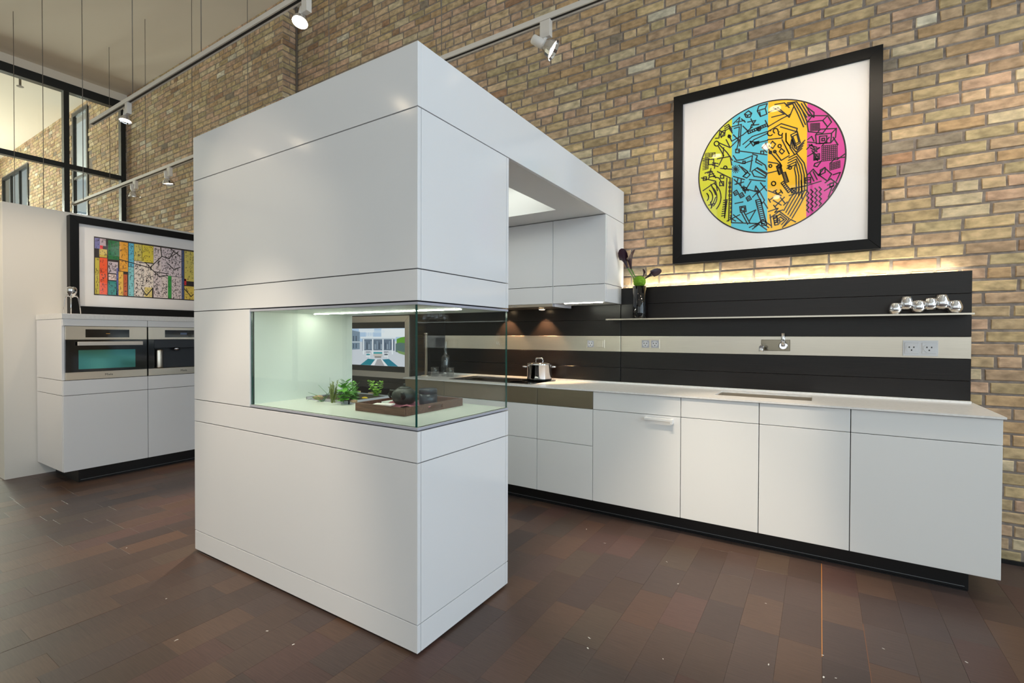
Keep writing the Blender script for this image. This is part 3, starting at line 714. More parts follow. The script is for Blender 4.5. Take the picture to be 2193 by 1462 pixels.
# magenta part: blocks, grids, squares in squares, waves
L((905, 440), (945, 470), (945, 500), (905, 480)); L((900, 530), (1000, 520), (1030, 560), (1000, 600), (910, 590), close=True); L((1000, 520), (1030, 490), (1055, 530), (1030, 560)); L((905, 530), (935, 490), (1030, 490))
grid(925, 540, 55, 45, 6, 5, -4)
L((955, 610), (1055, 600), (1050, 660), (960, 665), close=True); sq(980, 620, 45, .1); sq(995, 632, 16, .1); L((1055, 600), (1085, 570), (1080, 625), (1050, 660)); L((955, 610), (985, 575), (1085, 570))
grid(995, 680, 95, 95, 8, 8, -10); L((1090, 670), (1135, 620)); L((995, 680), (1040, 625)); L((1065, 625), (1095, 672)); L((1090, 765), (1138, 730)); grid(1045, 790, 62, 42, 6, 4, -18); L((1045, 790), (1080, 755), (1138, 750))
sq(945, 735, 34, .2); sq(953, 745, 17, .2); L((950, 790), (990, 775), (965, 810), (945, 805), close=True); L((905, 640), (930, 620), (945, 650)); L((900, 700), (930, 670), (950, 700), (980, 690), (930, 730), (905, 745))
for k in range(5): L((905+k*9, 655+k*18), (960+k*2, 660+k*28))
L((905, 860), (940, 825), (975, 865)); L((920, 850), (945, 900)); L((940, 840), (965, 890)); sq(985, 830, 30, .5); L((975, 860), (1010, 815), (1055, 855), (1030, 900), close=True); L((1065, 860), (1110, 845), (1085, 900)); L((1080, 870), (1125, 840)); 
L((1015, 910), (1050, 885), (1090, 915), (1060, 960)); L((1030, 925), (1075, 905)); sq(1045, 915, 22, .3); L((1010, 960), (1060, 930), (1035, 1000))
for k in range(4): L(*[(905+k*26+(8 if j % 2 else -6), 960+j*15-k*8) for j in range(10)])
# orange part: nested zigzags, open circles, dumb-bells, fret
for k in range(3): L((770+k*4, 430-k*10), (812+k*12, 415-k*6), (840+k*16, 470-k*6), (880+k*12, 560-k*14))
zig([(850, 420), (880, 470), (900, 500)], 3, 16, -6); L((660, 470), (720, 440), (790, 500), (820, 430)); L((690, 440), (760, 480), (680, 500)); L((655, 560), (740, 510), (800, 480)); L((655, 590), (740, 540), (840, 570), (835, 590), (735, 560)); L((700, 420), (760, 410), (790, 440))
circ(670, 600, 16, 8, .5, 5); circ(705, 585, 15, 8, 2, 6.5); circ(735, 600, 13, 8, 0, 4)
L((655, 640), (745, 630), (745, 610)); L((800, 610), (840, 590), (860, 660), (825, 680), close=True); L((812, 620), (838, 606), (850, 655), (830, 666), close=True)
L((685, 650), (705, 668), (688, 695), (664, 680), close=True); L((740, 695), (760, 712), (745, 730), (728, 715), close=True); circ(730, 680, 10); circ(700, 715, 8); circ(672, 720, 8); circ(672, 805, 9); circ(795, 815, 10); circ(692, 915, 13); circ(730, 805, 12)
L((640, 660), (672, 720), (735, 790), (690, 740)); L((700, 715), (740, 770), (790, 740)); L((660, 780), (720, 790)); L((655, 850), (720, 835), (730, 860)); L((730, 800), (740, 850))
for k in range(-1, 4): L(*[(x-k*dx, y-k*dy) for x, y, dx, dy in ((785, 770, 3, -17), (835, 745, 2, -17), (868, 795, 15, -9), (884, 860, 17, -3), (886, 960, 17, 2), (842, 1040, 15, 10), (795, 1120, 13, 12))])
for k in range(4): L((805+k*2, 640-k*2), (795+k*14, 690), (825+k*8, 735-k*17), (870+k*6, 695-k*17)); L((745, 640), (790, 730)); L((770, 600), (770, 650), (800, 690))
ladder(735, 800, 750, 850, 6, 26); ladder(745, 850, 765, 910, 7, -22); ladder(755, 900, 800, 960, 6, 20)
L((700, 960), (765, 1040)); L((665, 1020), (740, 965)); L((690, 965), (712, 955)); L((755, 1050), (778, 1030)); L((660, 1010), (672, 1032)); L((735, 955), (748, 975)); L((700, 1060), (760, 1000)); L((692, 1050), (708, 1070)); L((660, 960), (740, 990)); L((740, 1050), (690, 1020))
L((790, 950), (890, 930), (990, 900)); L((790, 990), (900, 955)); sq(805, 945, 28, .1); L((805, 945), (833, 973)); L((833, 945), (805, 973)); sq(890, 880, 34, .1); L((890, 895), (924, 890)); L((850, 900), (850, 990)); L((865, 895), (870, 1010))
for k in range(3): L((670+k*20, 1130+k*6), (728+k*4, 1088+k*18), (790-k*16, 1135+k*3), (748-k*6, 1190-k*18))
L((700, 1160), (730, 1140), (730, 1165)); ladder(690, 1120, 700, 1175, 4, -22); L((660, 1090), (720, 1070), (700, 1095), (750, 1080)); L((670, 1110), (680, 1190)); L((760, 1180), (800, 1140), (830, 1155))
# cyan part
L((510, 480), (535, 460), (555, 475), (545, 500), (520, 500), close=True); L((510, 480), (530, 488), (555, 475)); L((530, 488), (528, 502)); L((590, 460), (640, 445), (650, 480), (610, 495), close=True); L((590, 460), (600, 430), (650, 415)); L((610, 495), (605, 465)); L((640, 445), (652, 415))
L((440, 540), (480, 500), (470, 550)); L((460, 530), (510, 520)); L((490, 510), (515, 530)); L((430, 560), (490, 545), (480, 680)); L((445, 570), (478, 560), (470, 660)); L((530, 530), (580, 520), (560, 550), (600, 545)); L((550, 510), (570, 550)); L((555, 545), (545, 575)); ladder(530, 590, 650, 540, 9, 14); L((500, 555), (535, 590)); L((640, 520), (660, 560)); L((590, 570), (610, 575)); circ(600, 575, 10)
L((500, 670), (560, 620), (620, 600), (650, 590)); L((515, 690), (570, 640), (655, 600)); L((440, 610), (470, 640), (420, 690)); L((430, 650), (500, 610), (560, 560)); sq(455, 700, 22); L((470, 710), (650, 735)); L((478, 640), (460, 705)); L((545, 650), (590, 660), (565, 680), close=True); grid(570, 655, 30, 16, 4, 3, -6); L((590, 660), (655, 645)); L((650, 660), (620, 690), (650, 720)); sq(612, 712, 18); L((440, 740), (460, 770), (500, 765), (560, 740)); L((445, 775), (500, 790), (560, 770)); sq(500, 775, 14); L((560, 730), (590, 740), (580, 780), (620, 800)); L((580, 760), (640, 800), (650, 830)); L((560, 740), (545, 840)); L((490, 810), (530, 840), (500, 870))
for k in range(6): an = k*PI/6; L((455-24*math.cos(an), 825-24*math.sin(an)), (455+24*math.cos(an), 825+24*math.sin(an)), w=.005)
L((475, 800), (520, 850)); L((555, 840), (590, 815), (650, 850), (640, 880), (570, 870), close=True); L((575, 830), (640, 870)); L((590, 820), (650, 860)); L((500, 870), (530, 845), (545, 860), (525, 880), close=True); L((440, 870), (510, 890)); L((445, 890), (500, 940)); L((470, 880), (460, 920)); L((490, 885), (485, 930)); L((450, 920), (505, 905)); circ(512, 950, 12); L((490, 940), (535, 960)); L((505, 930), (515, 975)); L((525, 950), (600, 970), (640, 930)); L((550, 900), (520, 950)); L((540, 890), (640, 900)); L((580, 930), (600, 960), (575, 960), close=True); L((610, 910), (650, 960))
for x, y in ((455, 970), (490, 985), (535, 1005)): L((x-15, y), (x+5, y-14), (x+18, y+8), (x-4, y+20), close=True); sq(x-4, y, 9, w=.005)
ladder(580, 1020, 620, 1180, 13, -30); L((590, 980), (620, 1040), (635, 1020), (605, 965), close=True); L((630, 1030), (655, 1070)); L((450, 1040), (500, 1030)); L((480, 1060), (515, 1055), (520, 1090), (485, 1095), close=True); sq(490, 1065, 20); L((490, 1095), (530, 1170)); L((505, 1090), (545, 1165)); L((515, 1110), (580, 1080), (540, 1150)); L((440, 1110), (500, 1160)); L((430, 1160), (600, 1165)); L((540, 1190), (590, 1165)); zig([(560, 1200), (600, 1170), (650, 1205)], 3, 12, -14); L((600, 960), (560, 1000))
# yellow part
zig([(300, 600), (340, 575), (370, 590), (350, 620)], 2, 14, 8); L((330, 600), (355, 590), (350, 630), (328, 632), close=True); L((365, 590), (390, 580), (385, 615), (362, 622), close=True); zig([(385, 560), (410, 545), (430, 575)], 3, 2, 12); circ(335, 665, 15); L((350, 660), (420, 690), (395, 640)); L((410, 610), (430, 650)); circ(415, 620, 8); L((345, 680), (380, 740), (350, 800)); L((350, 670), (400, 720), (435, 770)); L((340, 760), (420, 745), (430, 800)); circ(390, 815, 10); L((360, 820), (430, 825)); L((380, 690), (375, 740)); 
grid(248, 730, 34, 100, 4, 10, -8); grid(290, 725, 36, 24, 2, 3, -4); sq(285, 765, 32, .1); L((310, 785), (345, 790)); L((310, 800), (345, 808)); L((325, 785), (322, 820)); L((262, 850), (300, 835), (330, 880)); L((280, 850), (310, 840)); L((285, 862), (318, 852)); L((290, 875), (325, 866)); L((300, 820), (285, 890)); sq(252, 875, 20, .1); L((340, 840), (420, 880)); sq(360, 862, 20); L((310, 870), (350, 880), (380, 930))
for k in range(4): circ(255, 1000, 30+26*k, 9, -.9, .75)
L((250, 960), (330, 905), (340, 960)); L((300, 920), (330, 985)); sq(355, 905, 24, .1); L((400, 880), (385, 1130)); L((420, 880), (410, 1150)); L((432, 880), (428, 1160))
for k in range(9): sq(412, 905+k*26, 12, w=.005)
for k in range(8): L((380-k*2, 1020+k*14), (402-k*2, 1016+k*14), (398-k*2, 1028+k*14))
L((285, 1050), (320, 1040)); L((298, 1030), (305, 1065)); L((280, 1080), (350, 1075)); L((330, 1000), (300, 1070)); L((240, 880), (330, 900)); L((400, 1150), (480, 1110)); L((420, 1130), (455, 1150)); L((260, 720), (350, 700)); L((250, 770), (290, 760))
mk('ink_drawing', ink, 'ink', pic)

# ------------------------------------------------------------------ wide print on the oven worktop
pic2 = thing('framed_artwork', 'wide black-framed print of colourful scribbled stripes leaning on the partition', 'picture', (-6.15, 2.65, 1.495))
XA = -6.12
def xbar(nm, p4, m, x0=-6.195, x1=XA+.012):
    mb = MB(); mb.v += [(x1, y, z) for y, z in p4]+[(x0, y, z) for y, z in p4]; mb.face([0, 1, 2, 3]); mb.face([7, 6, 5, 4])
    for i in range(4): j_ = (i+1) % 4; mb.face([i, 4+i, 4+j_, j_])
    return mk(nm, mb, m, pic2, .001)
a, b, c, d, w = 1.690, 3.62, 1.497, 2.468, .070
xbar('frame_bar', [(a, c), (b, c), (b-w, c+w+.025), (a+w, c+w+.025)], 'black_frame'); xbar('frame_bar', [(b, c), (b, d), (b-w, d-w), (b-w, c+w+.025)], 'black_frame')
xbar('frame_bar', [(b, d), (a, d), (a+w, d-w), (b-w, d-w)], 'black_frame'); xbar('frame_bar', [(a, d), (a, c), (a+w, c+w+.025), (a+w, d-w)], 'black_frame')
bx('mat_board', (XA-.012, a+w-.01, c+w), (XA-.006, b-w+.01, d-w+.01), 'mat_board', pic2)
AR2 = Plane(0, 400, 4.3, 'X', XA-.0054, (1, 0, 0)); rp = random.Random(5)
def rect(mb, u0, v0, u1, v1, col, dx=0.0, r=None):
    p = [AR2(u, v) for u, v in ((u0, v0), (u0, v1), (u1, v1), (u1, v0))]
    for q in p: q.x += dx
    mb.poly(p, 0, lin(col))
# traced in the photo's crop: the top edge falls and the bottom edge falls a little towards the right
def vt(u): return 455+(u-865)*.143
def vb(u): return 995+(u-865)*.058
def V(u, t): return vt(u)+(vb(u)-vt(u))*t
pm = MB()
def patch(u0, u1, t0, t1, col, dx=0.0):
    p = [AR2(u0, V(u0, t0)), AR2(u0, V(u0, t1)), AR2(u1, V(u1, t1)), AR2(u1, V(u1, t0))]
    for q in p: q.x += dx
    pm.poly(p, 0, lin(col))
UE = 2450
patch(865, UE, 0, 1, (40, 30, 30))
STR = [(872, 920, .02, .20, (120, 118, 170)), (920, 975, .02, .14, (190, 170, 180)), (920, 948, .14, .2, (220, 40, 50)), (915, 985, .2, .34, (206, 176, 70)), (875, 915, .36, .98, (196, 178, 66)), (918, 988, .35, .98, (238, 84, 34)),
       (996, 1096, .03, .36, (28, 110, 56)), (996, 1086, .40, .60, (196, 180, 190)), (1000, 1070, .62, .72, (226, 200, 196)), (996, 1084, .74, .98, (40, 134, 130)), (1072, 1090, .5, .98, (92, 96, 160)), (1100, 1178, .03, .55, (228, 160, 48)), (1092, 1135, .56, .98, (236, 186, 76)), (1138, 1172, .6, .98, (196, 92, 44)),
       (1185, 1232, .03, .45, (88, 176, 206)), (1182, 1232, .46, .98, (128, 196, 204)), (1236, 1310, .03, .33, (206, 190, 96)), (1306, 1412, .03, .34, (214, 194, 60)), (1236, 1330, .34, .98, (226, 214, 206)), (1330, 1412, .36, .8, (232, 218, 208)), (1310, 1400, .8, .98, (222, 200, 120)),
       (1414, 1485, .03, .98, (220, 204, 206)), (1486, 1670, .03, .55, (214, 198, 206)), (1486, 1546, .56, .98, (222, 206, 204)), (1546, 1578, .55, .98, (40, 150, 62)), (1580, 1672, .56, .98, (216, 200, 204)), (1674, 1694, .03, .98, (66, 84, 130)), (1698, 1790, .03, .62, (206, 190, 96)), (1698, 1716, .58, .7, (210, 40, 44)), (1698, 1790, .72, .98, (214, 186, 84))]
for (u0, u1, t0, t1, col) in STR: patch(u0, u1, t0, t1, col, .0003)
u = 1795; k = 0
while u < UE-30:
    w_ = rp.choice((60, 80, 100)); col = rp.choice([(228, 160, 48), (88, 176, 206), (220, 204, 206), (40, 150, 62), (206, 190, 96), (238, 84, 34)]); patch(u, min(u+w_, UE-10), .03, .98, col, .0003); STR.append((u, min(u+w_, UE-10), .03, .98, col)); u += w_+6
mk('printed_stripes', pm, 'print', pic2)
AR2.v += .0006
im = MB()
for (u0, u1, t0, t1, col) in STR:                              # rows of small marks, never legible
    n = int((u1-u0)*(vb(u0)-vt(u0))*(t1-t0)/ (290 if sum(col) > 560 else 520))
    for _ in range(n):
        x = rp.uniform(u0+4, u1-8); t = rp.uniform(t0+.01, t1-.02); y = V(x, t); an = rp.choice((0, PI/2, PI/2, rp.random()*PI)); l_ = rp.uniform(7, 18)
        stroke(im, [(x, y), (min(x+l_*math.cos(an), u1), min(y+l_*math.sin(an), V(x, t1)))], .0045 if sum(col) > 560 else .0035, AR2)
for pts in [[(1100, 668), (1260, 712), (1380, 745), (1420, 780), (1540, 800)], [(1380, 745), (1490, 640), (1560, 660), (1600, 590)], [(1480, 560), (1490, 640)], [(1540, 700), (1600, 760), (1660, 740)], [(1420, 780), (1470, 830), (1545, 815)], [(1280, 695), (1340, 700), (1390, 745)], [(1560, 560), (1660, 640)], [(1580, 640), (1640, 600)], [(1300, 930), (1350, 1000), (1400, 940)], [(1700, 940), (1760, 1010), (1780, 990)]]:
    stroke(im, pts, .009, AR2)
mk('scribble_marks', im, 'ink', pic2)

# ------------------------------------------------------------------ television
tv = thing('television', 'television in a steel surround showing a poolside pergola', 'television', (-4.27, YS, .84))
T0, T1, TZ0, TZ1 = -4.82, -3.722, .842, 1.529; yt = YS-.03
frame4(tv, T0, T1, TZ0, TZ1, .068, yt, YS-.0005, 'steel', 'surround')
bx('bezel', (T0+.066, yt+.008, TZ0+.066), (T1-.066, YS-.001, TZ1-.066), 'tv_bezel', tv)
SC = Plane(740, 660, 9.1375, 'Y', yt+.0072, (0, -1, 0)); sm = MB()
def P4(pts, col, k):
    q = [SC(*p) for p in pts]
    for v in q: v.y -= .00008*k
    sm.poly(q, 0, lin(col))
def R4(u0, v0, u1, v1, col, k): P4([(u0, v0), (u0, v1), (u1, v1), (u1, v0)], col, k)
ULF = -135
P4([(ULF, 400), (ULF, 1085), (1160, 1145), (1160, 385)], (206, 210, 220), 0)                       # pale deck
P4([(ULF, 400), (ULF, 660), (1160, 640), (1160, 385)], (176, 200, 228), 1)                         # sky
for u0, v0, u1, v1, cc in ((260, 400, 560, 470, (222, 230, 240)), (700, 395, 1160, 560, (232, 236, 242)), (-60, 405, 60, 450, (226, 234, 242)), (560, 430, 760, 480, (196, 214, 234))): R4(u0, v0, u1, v1, cc, 2)
P4([(ULF, 470), (ULF, 820), (280, 800), (280, 460), (130, 430)], (120, 140, 160), 3)
for k in range(7): R4(ULF+20+k*52, 540, ULF+44+k*52, 640, (70, 86, 104), 4); R4(ULF+20+k*52, 690, ULF+44+k*52, 780, (74, 92, 112), 4)
R4(ULF, 650, 280, 668, (206, 214, 222), 5)
P4([(1000, 600), (1000, 700), (1160, 720), (1160, 555), (1080, 570)], (88, 150, 40), 3); P4([(980, 690), (980, 850), (1160, 900), (1160, 680), (1060, 670)], (84, 110, 108), 4); P4([(1000, 820), (1040, 880), (1160, 915), (1160, 860)], (120, 150, 92), 5)
R4(330, 560, 960, 830, (96, 112, 132), 4)
for k in range(14): R4(370+k*40, 640+(k % 3)*30, 392+k*40, 800, ((132, 148, 168), (70, 84, 104), (150, 164, 180))[k % 3], 5)
R4(290, 555, 985, 592, (226, 232, 240), 6); R4(330, 592, 960, 612, (150, 166, 182), 6)
for u0 in (340, 520, 722, 905): R4(u0, 600, u0+24, 900, (232, 236, 244), 7)
R4(400, 460, 540, 470, (236, 240, 246), 7); R4(400, 540, 540, 550, (236, 240, 246), 7)
for k in range(8): R4(404+k*18, 470, 412+k*18, 540, (236, 240, 246), 7)
R4(365, 820, 905, 834, (214, 220, 230), 7); R4(548, 858, 720, 886, (20, 150, 160), 8); R4(548, 886, 720, 940, (196, 190, 186), 7); R4(570, 940, 700, 965, (120, 118, 116), 8)
for u0 in (400, 750): R4(u0, 850, u0+90, 862, (60, 70, 84), 8); R4(u0+10, 890, u0+80, 915, (24, 140, 150) if u0 == 400 else (80, 90, 100), 8); R4(u0, 930, u0+80, 945, (236, 240, 244), 8); R4(u0+70, 860, u0+80, 985, (236, 240, 244), 8)
P4([(440, 985), (290, 1104), (490, 1112), (580, 1000)], (12, 124, 140), 8); P4([(720, 1000), (830, 1128), (1030, 1138), (850, 990)], (10, 120, 144), 8)
P4([(580, 1000), (500, 1112), (560, 1115), (620, 990)], (232, 232, 236), 8); P4([(690, 990), (770, 1122), (825, 1128), (716, 1000)], (232, 232, 236), 8); P4([(620, 1000), (570, 1112), (760, 1122), (690, 990)], (166, 164, 168), 7)
mk('screen', sm, 'screen', tv)

# ================================================================== SMALL THINGS
# ------------------------------------------------------------------ on the long worktop
p = Vector((-2.06, 3.70, WT1+.0035))
pot = thing('stockpot', 'polished steel stockpot with lid on the hob', 'pot', p)
mk('body', MB().lathe([(.098, 0), (.104, .006), (.106, .02), (.108, .135), (.111, .139), (.108, .141)], 40, p), 'chrome', pot)
mk('base_disc', MB().lathe([(.099, 0), (.1075, .006), (.1078, .016), (.104, .018)], 40, p-Vector((0, 0, .0002))), 'black_gloss', pot)
ld = mk('lid', MB().lathe([(.110, .141), (.109, .146), (.06, .156), (0, .158)], 40, p), 'chrome', pot)
mk('lid_handle', MB().tube([p+Vector((-.034, 0, .152)), p+Vector((-.036, 0, .180)), p+Vector((-.028, 0, .190)), p+Vector((.028, 0, .190)), p+Vector((.036, 0, .180)), p+Vector((.034, 0, .152))], .0075, 10), 'chrome', ld)
for s_ in (-1, 1):
    e = Vector((math.cos(math.radians(-32)), math.sin(math.radians(-32))*-1, 0)); e = Vector((.845, .535, 0))*s_; n_ = Vector((-e.y, e.x, 0))
    mk('side_handle', MB().tube([p+e*.106+n_*.034+Vector((0, 0, .116)), p+e*.135+n_*.032+Vector((0, 0, .118)), p+e*.142+n_*.02+Vector((0, 0, .119)), p+e*.142-n_*.02+Vector((0, 0, .119)), p+e*.135-n_*.032+Vector((0, 0, .118)), p+e*.106-n_*.034+Vector((0, 0, .116))], .0075, 8), 'chrome', pot)
z = WT1
p = Vector((-3.03, 3.60, z)); car = thing('carafe', 'clear glass carafe with stopper on the worktop between the tumblers', 'carafe', p)
mk('body', MB().lathe([(.0, .004), (.038, .002), (.041, .01), (.041, .175), (.034, .195), (.019, .206), (.0165, .225), (.0165, .262), (.021, .272)], 28, p), 'tumbler_glass', car)
mk('stopper', MB().lathe([(.012, .252), (.015, .262), (.012, .29), (.017, .325), (.013, .338), (0, .34)], 16, p), 'tumbler_glass', car)
for (x, y), lab in (((-3.10, 3.525), 'clear glass tumbler left of the carafe'), ((-2.955, 3.575), 'clear glass tumbler right of the carafe')):
    t = tag(mk('tumbler', MB().lathe([(0, .006), (.033, .006), (.036, .0), (.040, .088), (.037, .088), (.033, .012), (0, .012)], 24, (x, y, z)), 'tumbler_glass', loc=(x, y, z)), lab, 'glass', 'tumblers by the carafe')
p = Vector((-3.19, 3.50, z)); po = thing('towel_post', 'slim upright steel post at the far end of the worktop', 'post', p)
mk('base', MB().lathe([(.045, 0), (.045, .008), (.02, .012)], 24, p), 'steel', po); mk('rod', MB().lathe([(.015, .01), (.015, .40), (.019, .402), (.019, .412), (0, .414)], 18, p), 'steel', po)

# ------------------------------------------------------------------ on the shelf
p = Vector((-1.207, 3.782, 1.4506)); vs = tag(mk('vase', MB().lathe([(.045, 0), (.050, .004), (.051, .05), (.052, .255), (.048, .255), (.046, .02), (0, .02)], 32, p), 'black_gloss', loc=p), 'tall glossy black cylinder vase at the left end of the shelf', 'vase')
rm = random.Random(2); mb = MB(); mc = p+Vector((0, 0, .292)); prof = []
bmm = bmesh.new(); bmesh.ops.create_icosphere(bmm, subdivisions=4, radius=.047)
for v in bmm.verts: v.co *= 1+rm.uniform(-.06, .07); v.co.z *= .95
b0 = 0; mb.v = [tuple(mc+v.co) for v in bmm.verts]
for f in bmm.faces: mb.face([v.index for v in f.verts])
bmm.free(); tag(mk('moss_ball', mb, 'moss', loc=mc), 'round green moss ball in the mouth of the black vase', 'moss')
def calla(base, mid, tip, d, size, label, cup='calla'):
    t = thing('calla_lily', label, 'flower', base, 'dark calla lilies in the black vase')
    mk('stem', MB().tube([base, mid, tip], [.0042, .004, .005], 8), 'stem', t)
    d = Vector(d).normalized(); q = d.to_track_quat('Z', 'Y'); mb = MB(); n, m = 16, 8; o_ = Vector(tip)
    for j in range(m+1):
        s_ = j/m
        for i in range(n):
            a_ = 2*PI*i/n; lip = max(0, math.cos(a_)); r = size*(.07+.20*s_**1.3+.13*s_**6*(1+lip)); h = size*(s_*(1.0+.5*lip*s_*s_)-.35*(1-lip)*s_**4*.6)
            mb.v.append(tuple(o_+q@Vector((r*math.cos(a_)*1.0, r*math.sin(a_)*.85, h))))
    for j in range(m):
        for i in range(n): k = (i+1) % n; mb.face([j*n+i, j*n+k, (j+1)*n+k, (j+1)*n+i], sm=True)
    mk('bloom', mb, cup, t)
zf = .255
calla(p+Vector((-.028, .0, zf-.01)), p+Vector((-.05, -.005, .33)), p+Vector((-.095, -.005, .405)), (-.35, -.15, 1), .105, 'tallest dark purple calla lily, leaning left over the cabinet edge')
calla(p+Vector((-.018, .01, zf-.01)), p+Vector((-.035, .01, .33)), p+Vector((-.072, .01, .40)), (-.05, -.3, 1), .10, 'dark purple calla lily beside the tallest one')
calla(p+Vector((.03, -.005, zf)), p+Vector((.04, -.005, .30)), p+Vector((.048, -.005, .315)), (.9, -.1, .5), .085, 'short dark red calla lily pointing right beside the moss ball')
calla(p+Vector((.012, .02, zf)), p+Vector((.015, .035, .32)), p+Vector((.018, .035, .335)), (.2, .3, 1), .045, 'small dark calla bud behind the moss ball')
ch = thing('chrome_sculpture', 'chrome sculpture of six joined bulb-shaped vases on the shelf', 'vase', (.51, 3.78, 1.4506))
BU = [(.388, 0.0, .034), (.441, .026, .036), (.497, .008, .036), (.551, .020, .036), (.603, .024, .039), (.662, .002, .036)]
prev = None
for x, dz, r in BU:
    c_ = Vector((x, 3.785, 1.4506+dz)); tall_ = 1.9 if dz > .02 else 1.55
    mk('bulb', MB().lathe([(r*.35, 0), (r*.75, r*.15), (r*.98, r*.55), (r*1.05, r*.95), (r*.98, r*1.35), (r*.80, r*1.8), (r*.72, r*(1.2+.55*tall_)), (r*.60, r*(1.22+.56*tall_)), (r*.55, r*1.7), (0, r*1.6)], 22, c_), 'chrome', ch)
    mid = c_+Vector((0, 0, r*.95))
    if prev is not None: mk('link', MB().tube([prev, mid], .014, 10), 'chrome', ch)
    prev = mid

# ------------------------------------------------------------------ in the glazed niche
tz = ZF
ta, tb = PX(766, 878, 'Z', tz), PX(884, 896, 'Z', tz); tc_ = PX(991, 868, 'Z', tz)
tx0, tx1, ty0, ty1 = ta.x, tc_.x, (ta.y+tb.y)/2, tc_.y
tr = thing('serving_tray', 'square walnut tray with slotted handles behind the glass', 'tray', ((tx0+tx1)/2, (ty0+ty1)/2, tz))
hz, th = .040, .010
bx('base', (tx0+th, ty0+th, tz+.001), (tx1-th, ty1-th, tz+.008), 'walnut', tr)
bx('side', (tx0, ty0, tz), (tx1, ty0+th, tz+hz), 'walnut', tr, .001); bx('side', (tx0, ty1-th, tz), (tx1, ty1, tz+hz), 'walnut', tr, .001)
for x0_ in (tx0, tx1-th):
    e = MB(); ym = (ty0+ty1)/2; hw = .055
    e.box((x0_, ty0+th, tz), (x0_+th, ym-hw, tz+hz)); e.box((x0_, ym+hw, tz), (x0_+th, ty1-th, tz+hz)); e.box((x0_, ym-hw, tz), (x0_+th, ym+hw, tz+.012)); e.box((x0_, ym-hw, tz+.028), (x0_+th, ym+hw, tz+hz))
    mk('handle_side', e, 'walnut', tr)
tcx, tcy = (tx0+tx1)/2, (ty0+ty1)/2; z8 = tz+.008
nk = MB(); rn = random.Random(9); N = 13
for j in range(N):
    for i in range(N):
        u_, v_ = i/(N-1)-.5, j/(N-1)-.5; a_ = .5
        nk.v.append((tcx-.015+.26*(u_*math.cos(a_)-v_*math.sin(a_)), tcy-.01+.24*(u_*math.sin(a_)+v_*math.cos(a_)), z8+.004+.008*abs(math.sin(9*u_+4*v_))*abs(v_+.2)+rn.random()*.002+.045*math.exp(-((u_+.22)**2+(v_-.12)**2)/.018)+.02*math.exp(-((u_-.1)**2+(v_+.42)**2)/.02)))
for j in range(N-1):
    for i in range(N-1): b_ = j*N+i; nk.face([b_, b_+1, b_+N+1, b_+N], sm=True)
tag(mk('napkin', nk, 'napkin', loc=(tcx, tcy, z8)), 'crumpled dusty pink napkin under the teapot in the tray', 'napkin')
nb = MB(); c0 = Vector((tx0+.085, ty0+.11, z8)); dx_, dy_ = Vector((.93, .36, 0)), Vector((-.36, .93, 0))
for zz in (.0, ): pass
q = [c0+dx_*a_*.05+dy_*b_*.026 for a_, b_ in ((-1, -1), (1, -1), (1, 1), (-1, 1))]
nb.v = [tuple(v+Vector((0, 0, .013))) for v in q]+[tuple(v+Vector((0, 0, .020))) for v in q]; nb.face([3, 2, 1, 0]); nb.face([4, 5, 6, 7])
for i in range(4): k = (i+1) % 4; nb.face([i, k, 4+k, 4+i])
tag(mk('notebook', nb, 'paper', loc=c0), 'small cream booklet in the tray left of the teapot', 'book')
p = PX(866, 864, 'Z', z8+.012); p = Vector((p.x, p.y, z8+.012))
tp = thing('teapot', 'squat dark green cast-iron teapot in the tray', 'teapot', p)
RB = .066
mk('body', MB().lathe([(.035, 0), (.050, .006), (RB*.97, .028), (RB, .045), (RB*.9, .062), (RB*.62, .078), (.030, .083), (0, .083)], 36, p), 'iron', tp)
l_ = mk('lid', MB().lathe([(.034, .080), (.034, .084), (.018, .090), (0, .091)], 24, p), 'iron', tp)
mk('knob', MB().lathe([(.004, .089), (.005, .094), (.008, .099), (.006, .105), (0, .107)], 14, p), 'iron', l_)
sd = Vector((.62, -.78, 0)); mk('spout', MB().tube([p+sd*.055+Vector((0, 0, .04)), p+sd*.080+Vector((0, 0, .052)), p+sd*.098+Vector((0, 0, .072))], [.015, .012, .008], 12), 'iron', tp)
hd_ = Vector((.84, .54, 0)); mk('side_handle', MB().tube([p-hd_*.045+Vector((0, 0, .068)), p-hd_*.074+Vector((0, 0, .07)), p-hd_*.084+Vector((0, 0, .05)), p-hd_*.070+Vector((0, 0, .028))], .0055, 8), 'iron', tp)
p = PX(908, 862, 'Z', z8+.012); p = Vector((p.x+.018, p.y+.012, z8+.010))
cn = thing('tea_canister', 'dark grey lidded tea canister right of the teapot in the tray', 'canister', p)
mk('body', MB().lathe([(.046, 0), (.048, .003), (.048, .052)], 32, p), 'clay_black', cn); mk('lid', MB().lathe([(.0485, .053), (.0485, .074), (.046, .077), (0, .077)], 32, p), 'clay_black', cn)
